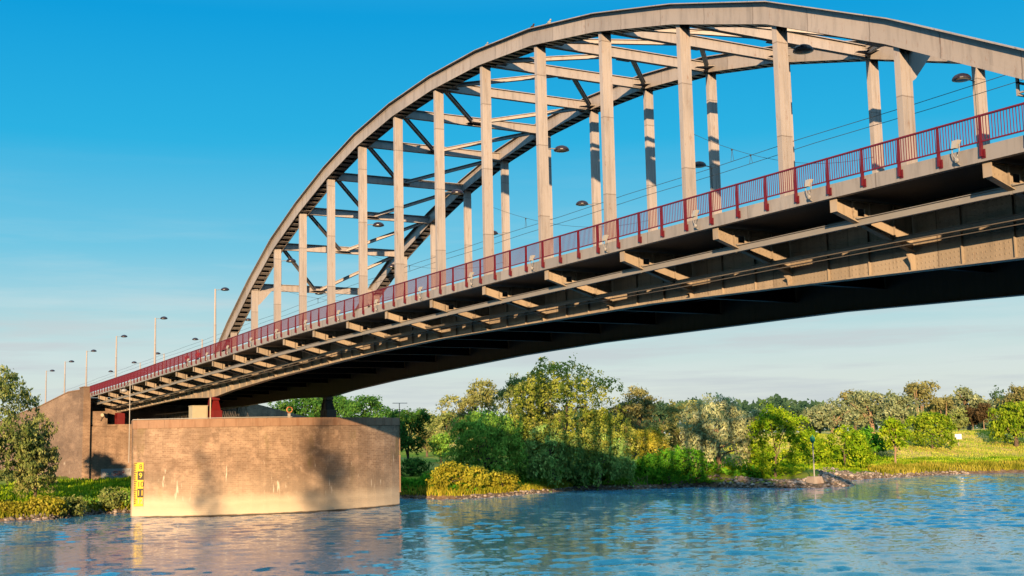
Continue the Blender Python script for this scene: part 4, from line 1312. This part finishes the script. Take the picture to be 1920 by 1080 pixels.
def make_tree(cat, kind, x, y, zt, rad, zb, col, label, seed, group, dens=1.0):
    rng = np.random.default_rng(seed)
    z0 = t1(x, y); H = zt - z0
    name = {'shrub': 'shrub', 'willow': 'willow_tree'}.get(cat, 'broadleaf_tree')
    if kind == 'poplar': name = 'poplar_tree'
    root = empty(name, (x, y, z0), label, cat, group)
    lobes = []
    dist = math.hypot(x - CAM.x, y - CAM.y)
    leaf = max(.20, dist / 1227 * 1.6)
    trunk_top = z0 + H * .5
    hang = 0.0
    if kind == 'bush':
        lobes.append(((x, y, z0 + H * .40), (rad * .8, rad * .8, H * .52)))
        for k in range(11):
            a = rng.uniform(0, 2 * PI); q = rng.uniform(.35, .8) * rad; s_ = rng.uniform(.28, .46)
            zc = z0 + H * rng.uniform(.15, .62)
            lobes.append(((x + q * math.cos(a), y + q * math.sin(a), zc), (rad * s_, rad * s_, min(H * .36, rad * s_ * 1.15))))
        n = int(42 * (rad * rad + rad * H) / leaf ** 2 * .17) + 900
    elif kind == 'willow':
        hang = .35 if col == 'willow2' else 1.0
        lobes.append(((x, y, z0 + H * .60), (rad * .74, rad * .74, H * .37)))
        for k in range(16):
            a = rng.uniform(0, 2 * PI); q = rng.uniform(.35, .78) * rad; s_ = rng.uniform(.24, .40)
            zc = z0 + H * rng.uniform(.40, .83) - .10 * H * q / rad
            lobes.append(((x + q * math.cos(a), y + q * math.sin(a), zc), (rad * s_, rad * s_, min(H * .22, rad * s_ * 1.1))))
        for k in range(13):
            a = 2 * PI * k / 13 + rng.uniform(-.2, .2); q = rng.uniform(.66, .9) * rad; s_ = rng.uniform(.16, .26)
            lobes.append(((x + q * math.cos(a), y + q * math.sin(a), z0 + H * rng.uniform(.2, .36)), (rad * s_, rad * s_, H * .25)))
        n = int(40 * (rad * rad + rad * H) / leaf ** 2 * .20) + 1500
        trunk_top = z0 + H * .6
    elif kind == 'poplar':
        for k in range(9):
            t = k / 8; s_ = rad * (1.0 - .8 * t ** 1.5) * rng.uniform(.85, 1.1)
            lobes.append(((x + rng.normal(0, rad * .1), y + rng.normal(0, rad * .1), z0 + H * (.18 + .76 * t)), (s_, s_, H * .10)))
        n = int(36 * rad * H / leaf ** 2 * .22) + 700
        trunk_top = z0 + H * .7
    elif kind == 'lone':
        for k in range(15):
            t = rng.uniform(0, 1); a = rng.uniform(0, 2 * PI); q = rad * rng.uniform(.1, .72) * (1 - .6 * t); s_ = rng.uniform(.30, .44) * (1 - .35 * t)
            lobes.append(((x + q * math.cos(a), y + q * math.sin(a), z0 + H * (.38 + .52 * t)), (rad * s_, rad * s_, rad * s_ * .75)))
        n = int(36 * rad * H / leaf ** 2 * .20) + 900
        trunk_top = z0 + H * .8
    elif kind == 'tall':
        for k in range(13):
            t = rng.uniform(0, 1); a = rng.uniform(0, 2 * PI); q = rad * rng.uniform(.1, .7); s_ = rng.uniform(.28, .46)
            lobes.append(((x + q * math.cos(a), y + q * math.sin(a), z0 + H * (.58 + .36 * t)), (rad * s_, rad * s_, rad * s_ * .8)))
        n = int(34 * rad * H / leaf ** 2 * .17) + 900
        trunk_top = z0 + H * .85
    else:
        low = max(.20, ((zb - z0) / H) if zb else .20)
        lobes.append(((x, y, z0 + H * (low + .97) / 2), (rad * .58, rad * .58, H * (.97 - low) * .38)))
        for k in range(19):
            a = rng.uniform(0, 2 * PI); t = rng.uniform(0, 1); ew = math.sin(PI * (.12 + .76 * t)) ** .6
            q = rad * rng.uniform(.40, .80) * ew; s_ = rng.uniform(.20, .40)
            zc = z0 + H * (low + (1 - low) * (.08 + .78 * t))
            lobes.append(((x + q * math.cos(a), y + q * math.sin(a), zc), (rad * s_, rad * s_, rad * s_ * rng.uniform(.75, 1.0))))
        n = int(38 * (rad * rad + rad * H) / leaf ** 2 * .18) + 1000
    # ragged outline: many small tufts standing out of the main masses
    if kind != 'poplar':
        base = list(lobes); up = []
        for k in range(46 if kind != 'bush' else 26):
            c, r_ = base[rng.integers(len(base))]
            dv = rng.normal(size=3); dv[2] = abs(dv[2]) * .9 - .25; dv /= np.linalg.norm(dv)
            s_ = rng.uniform(.06, .17) * rad
            cz = max(z0 + .3 * s_, c[2] + dv[2] * r_[2] * rng.uniform(.85, 1.12))
            up.append(((c[0] + dv[0] * r_[0] * rng.uniform(.85, 1.15), c[1] + dv[1] * r_[1] * rng.uniform(.85, 1.15), cz), (s_, s_, s_ * rng.uniform(.7, 1.5))))
        lobes += up
    # keep the crown top at the right height
    topz = max(c[2] + r_[2] for c, r_ in lobes); dz = zt - .12 * leaf - topz
    lobes = [((c[0], c[1], c[2] + dz * min(1, max(0, (c[2] - z0) / H))), r_) for c, r_ in lobes]
    n = int(min(n, 34000) * dens)
    cs = leaf * (1.25 if kind != 'willow' else 1.1)
    pts, outn, vv = crown_points(lobes, n, rng, cs, holes=26 if kind in ('round', 'lone', 'tall') else 9, ctr=(x, y, z0 + H * .55), rad=rad, hh=H)
    if hang:
        # strands: each cluster drags some leaves straight down
        m_ = rng.random(len(pts)) < (.5 if col in ('willow', 'teal', 'silver2') else .10)
        pts[m_, 2] -= rng.exponential(leaf * 2.4, m_.sum())
    pts[:, 2] = np.maximum(pts[:, 2], terrain(pts[:, 0], pts[:, 1]) + .08)
    v, q = leaf_quads(pts, outn, leaf * 1.28, rng, 1.7 if hang > .5 else 1.35, hang)
    me = np_mesh('crown', v - np.array([x, y, z0]), q, ML[col], vv)
    o = bpy.data.objects.new('crown', me); COL.objects.link(o); o.parent = root
    # trunk with a few limbs
    mb = MB(); tr = max(.05, min(.55, rad * .075)) * (.5 if kind in ('bush', 'lone') else 1)
    lean = rng.normal(0, .03, 2) * H
    mid = (x + lean[0] * .5, y + lean[1] * .5, (z0 + trunk_top) / 2); top = (x + lean[0], y + lean[1], trunk_top)
    if kind == 'tall':
        for k in range(5):
            ox, oy = rng.normal(0, rad * .35, 2)
            mb.tube([(x + ox * .3, y + oy * .3, z0 - .3), (x + ox * .7, y + oy * .7, z0 + H * .4), (x + ox, y + oy, z0 + H * .85)], [tr * .7, tr * .5, tr * .2], 6)
    else:
        mb.tube([(x, y, z0 - .3), (x + lean[0] * .1, y + lean[1] * .1, z0 + .25 * (trunk_top - z0)), mid, top], [tr * 1.25, tr, tr * .8, tr * .35], 8)
        for k in range(7 if kind != 'bush' else 5):
            l = lobes[rng.integers(len(lobes))]; h_ = rng.uniform(.3, .85)
            s0 = Vector((x, y, z0)).lerp(Vector(top), h_)
            e = Vector(l[0]); mm = s0.lerp(e, .5) + Vector((0, 0, .05 * H))
            mb.tube([s0, mm, e], [tr * .5, tr * .32, tr * .1], 6)
    mb.obj('trunk', M['barkpale'] if kind in ('tall', 'lone') or col in ('silver', 'silver2') else M['bark'], root)
    return root


for i, (cat, kind, x, y, zt, rad, zb, col, lab) in enumerate(TREES):
    grp = 'shrubs along the river banks' if cat == 'shrub' else 'trees on the far bank'
    make_tree(cat, kind, x, y, zt, rad, zb, col, lab, 100 + i, grp)
# trees just outside the picture whose shadows fall on the brickwork
make_tree('tree', 'round', -17.5, -32.5, 15.5, 3.2, 4.0, 'olive2', 'rounded tree on the left bank outside the picture', 901, 'trees beside the picture')
for k, (x, y, zt, rad) in enumerate([(133.5, -104.9, 35.5, 3.0), (133.6, -91.3, 39.0, 2.1), (133.0, -88.6, 35.0, 2.5)]):
    make_tree('tree', 'round', x, y, zt, rad, 12.0, 'willow', 'tall narrow tree on the near quay behind the viewer, ' + ('southmost', 'tallest', 'northmost')[k], 950 + k, 'tall trees on the near quay', .20)

# far woodland on the horizon: one mass
rng = np.random.default_rng(5)
n = 24000
pxs = rng.uniform(380, 2050, n)
aw = -(pxs - 960) / 2300.9
dd = rng.uniform(560, 680, n)
ya = yaw + np.arctan((pxs - 960) / 2300.9)
fx = CAM.x + np.sin(ya) * dd; fy = CAM.y + np.cos(ya) * dd
hgt = 14 + 1.2 * np.sin(pxs * .031) + .8 * np.sin(pxs * .083 + 1) + .4 * np.sin(pxs * .21)
hgt += 5 * np.exp(-((pxs - 1360) / 190) ** 2)
fz = 4.5 + (hgt + 1) * rng.random(n) ** .55
pts = np.stack([fx, fy, fz], 1); outn = np.tile(np.array([.8, -.5, .35]), (n, 1))
v, q = leaf_quads(pts, outn, 2.0, rng, 1.3)
vv = np.clip(.45 + .3 * np.sin(pxs * .12) + rng.normal(0, .2, n), 0, 1)
me = np_mesh('far_forest', v, q, ML['deepfar'], vv)
o = bpy.data.objects.new('far_forest', me); COL.objects.link(o); o['kind'] = 'stuff'; o['label'] = 'dark woodland along the horizon behind the river meadow'; o['category'] = 'woodland'

# undergrowth between the bank trees
n = 15000
uy = rng.uniform(29, 84, n); uu_ = rng.uniform(1.3, 11, n) ; ux = np.interp(uy, SHY, SHX) - uu_
uh = (.5 + 1.6 * np.abs(np.sin(uy * .37) * np.sin(uy * .91 + 1))) * rng.random(n) ** .7 * np.clip((uu_ - .6) / 3, .25, 1.2)
keep = ~((uy > 79) & (uu_ < 9)); 
ux, uy, uh = ux[keep], uy[keep], uh[keep]
pts = np.stack([ux, uy, terrain(ux, uy) + uh], 1); outn = np.tile(np.array([.6, -.3, .7]), (len(pts), 1))
v, q = leaf_quads(pts, outn, .42, rng, 1.6)
me = np_mesh('undergrowth', v, q, ML['green'], np.clip(.5 + .35 * np.sin(uy * .5) + rng.normal(0, .2, len(pts)), 0, 1))
o = bpy.data.objects.new('undergrowth', me); COL.objects.link(o); o['kind'] = 'stuff'; o['label'] = 'low green undergrowth between the willows on the bank'; o['category'] = 'undergrowth'
# second belt on the right behind the stones
n = 11000
uy = rng.uniform(76, 138, n); uu_ = rng.uniform(10, 30, n); ux = np.interp(uy, SHY, SHX) - uu_
uh = (.25 + 1.0 * np.abs(np.sin(uy * .23) * np.sin(uu_ * .7 + uy * .1))) * rng.random(n) ** .8
pts = np.stack([ux, uy, terrain(ux, uy) + uh], 1); outn = np.tile(np.array([.6, -.3, .7]), (n, 1))
v, q = leaf_quads(pts, outn, .42, rng, 1.7)
me = np_mesh('herbs', v, q, ML['lime'], np.clip(.4 + .35 * np.sin(uy * .3 + uu_ * .4) + rng.normal(0, .2, n), 0, 1))
o = bpy.data.objects.new('bank_weeds', me); COL.objects.link(o); o['kind'] = 'stuff'; o['label'] = 'yellow green weeds on the bank behind the stones'; o['category'] = 'weeds'

# grass blades and reeds along the banks
def blades(name, yr, ur, n, hr, m_, label, seed, wd=.09):
    rng = np.random.default_rng(seed)
    y = rng.uniform(*yr, n); u_ = rng.uniform(*ur, n); x = np.interp(y, SHY, SHX) - u_
    z = terrain(x, y); h_ = rng.uniform(*hr, n) * (.7 + .5 * np.abs(np.sin(y * .7) * np.sin(y * .31)))
    a = rng.uniform(0, 2 * PI, n); dx, dy = np.cos(a) * wd, np.sin(a) * wd
    lx, ly = rng.normal(0, .22, n) * h_, rng.normal(0, .22, n) * h_
    v = np.stack([np.stack([x - dx, y - dy, z - .05], 1), np.stack([x + dx, y + dy, z - .05], 1),
                  np.stack([x + lx + dx * .5, y + ly + dy * .5, z + h_ * .8], 1), np.stack([x + lx * 1.3 - dx * .2, y + ly * 1.3 - dy * .2, z + h_], 1)], 1).reshape(-1, 3)
    me = np_mesh(name, v, np.arange(n * 4).reshape(n, 4), m_, np.clip(.5 + .3 * np.sin(y * .4 + u_) + rng.normal(0, .2, n), 0, 1))
    o = bpy.data.objects.new(name, me); COL.objects.link(o); o['kind'] = 'stuff'; o['label'] = label; o['category'] = 'grass'


blades('reeds', (118, 215), (.9, 5.5), 11000, (.5, 1.15), ML['gold2'], 'pale reeds fringing the meadow shore', 11)
blades('meadow_grass', (108, 190), (4, 13), 12000, (.2, .45), ML['lime'], 'short bright grass on the meadow', 12, .12)
blades('mown_meadow', (122, 235), (8, 58), 42000, (.12, .34), ML['straw'], 'pale straw coloured mown grass on the open meadow slope', 17, .13)
blades('bank_grass', (-40, 4), (1.0, 36), 16000, (.3, .7), ML['lime'], 'green grass on the bank in front of the abutment', 13, .10)
blades('bank_reeds', (-30, -4), (.6, 3.5), 3500, (.5, 1.3), ML['gold2'], 'dry reeds at the foot of the abutment bank', 14, .07)
blades('shore_grass', (28, 60), (.9, 3.5), 5000, (.4, 1.0), ML['gold'], 'golden grass under the shrubs at the waterline', 15, .08)

# stones along the waterline: one scatter of many
m, nt, b = mat('riprap_stone')
a = nt.nodes.new('ShaderNodeAttribute'); a.attribute_name = 'var'
nt.links.new(ramp(nt, [(0, (.07, .055, .04)), (.5, (.19, .15, .12)), (1, (.40, .33, .28))], a.outputs['Fac']).outputs[0], b.inputs['Base Color'])
b.inputs['Roughness'].default_value = .9
ico = [(0, 0, 1), (.9, 0, .3), (.28, .85, .3), (-.72, .52, .3), (-.72, -.52, .3), (.28, -.85, .3), (.72, .52, -.4), (-.28, .85, -.4), (-.9, 0, -.4), (-.28, -.85, -.4), (.72, -.52, -.4), (0, 0, -.9)]
tri = [(0, 1, 2), (0, 2, 3), (0, 3, 4), (0, 4, 5), (0, 5, 1), (1, 6, 2), (2, 7, 3), (3, 8, 4), (4, 9, 5), (5, 10, 1), (2, 6, 7), (3, 7, 8), (4, 8, 9), (5, 9, 10), (1, 10, 6), (11, 7, 6), (11, 8, 7), (11, 9, 8), (11, 10, 9), (11, 6, 10)]
ico = np.array(ico); tri = np.array(tri)
rng = np.random.default_rng(21)


def stones(n, yr, ur, sr):
    y = rng.uniform(*yr, n); u_ = rng.uniform(*ur, n); x = np.interp(y, SHY, SHX) - u_
    s_ = rng.uniform(*sr, n) * rng.uniform(.6, 1.2, n)
    ok_ = np.hypot(x + 3.6, y - 87.7) > 1.9; x, y, s_, n = x[ok_], y[ok_], s_[ok_], int(ok_.sum())
    V = ico[None] * (1 + rng.normal(0, .16, (n, 12, 1))) * (s_[:, None, None] * np.array([1, 1, .65]))
    V = V + np.stack([x, y, terrain(x, y) + s_ * .2], 1)[:, None]
    F = tri[None] + (np.arange(n) * 12)[:, None, None]
    return V.reshape(-1, 3), F.reshape(-1, 3), np.repeat(rng.random(n), 20)


VV, FF, AA, off = [], [], [], 0
for args in ((1500, (74, 112), (-.4, 7.0), (.16, .42)), (500, (28, 80), (-.4, 1.0), (.12, .30)), (700, (110, 140), (-.3, 3.0), (.14, .34)), (650, (-40, 3), (-.3, 1.3), (.14, .34))):
    V, F, A_ = stones(*args); VV.append(V); FF.append(F + off); AA.append(A_); off += len(V)
me = np_mesh('shore_stones', np.concatenate(VV), np.concatenate(FF), m, np.concatenate(AA))
o = bpy.data.objects.new('shore_stones', me); COL.objects.link(o); o['kind'] = 'stuff'; o['label'] = 'loose grey and pink stones along the waterline'; o['category'] = 'stones'
# driftwood and dead branches by the water
o = MB()
for k in range(26):
    y = rng.uniform(62, 70); x = float(np.interp(y, SHY, SHX)) - rng.uniform(.6, 3); z = t1(x, y)
    d = rng.normal(size=3); d[2] = abs(d[2]) * .6; d /= np.linalg.norm(d)
    L = rng.uniform(1.0, 2.4); o.tube([(x, y, z), (x + d[0] * L * .5, y + d[1] * L * .5, z + d[2] * L * .6), (x + d[0] * L, y + d[1] * L, z + d[2] * L)], [.05, .035, .01], 5)
o = o.obj('dead_branches', M['barkpale']); o['kind'] = 'stuff'; o['label'] = 'tangle of dry brown branches at the foot of the green bush'; o['category'] = 'branches'
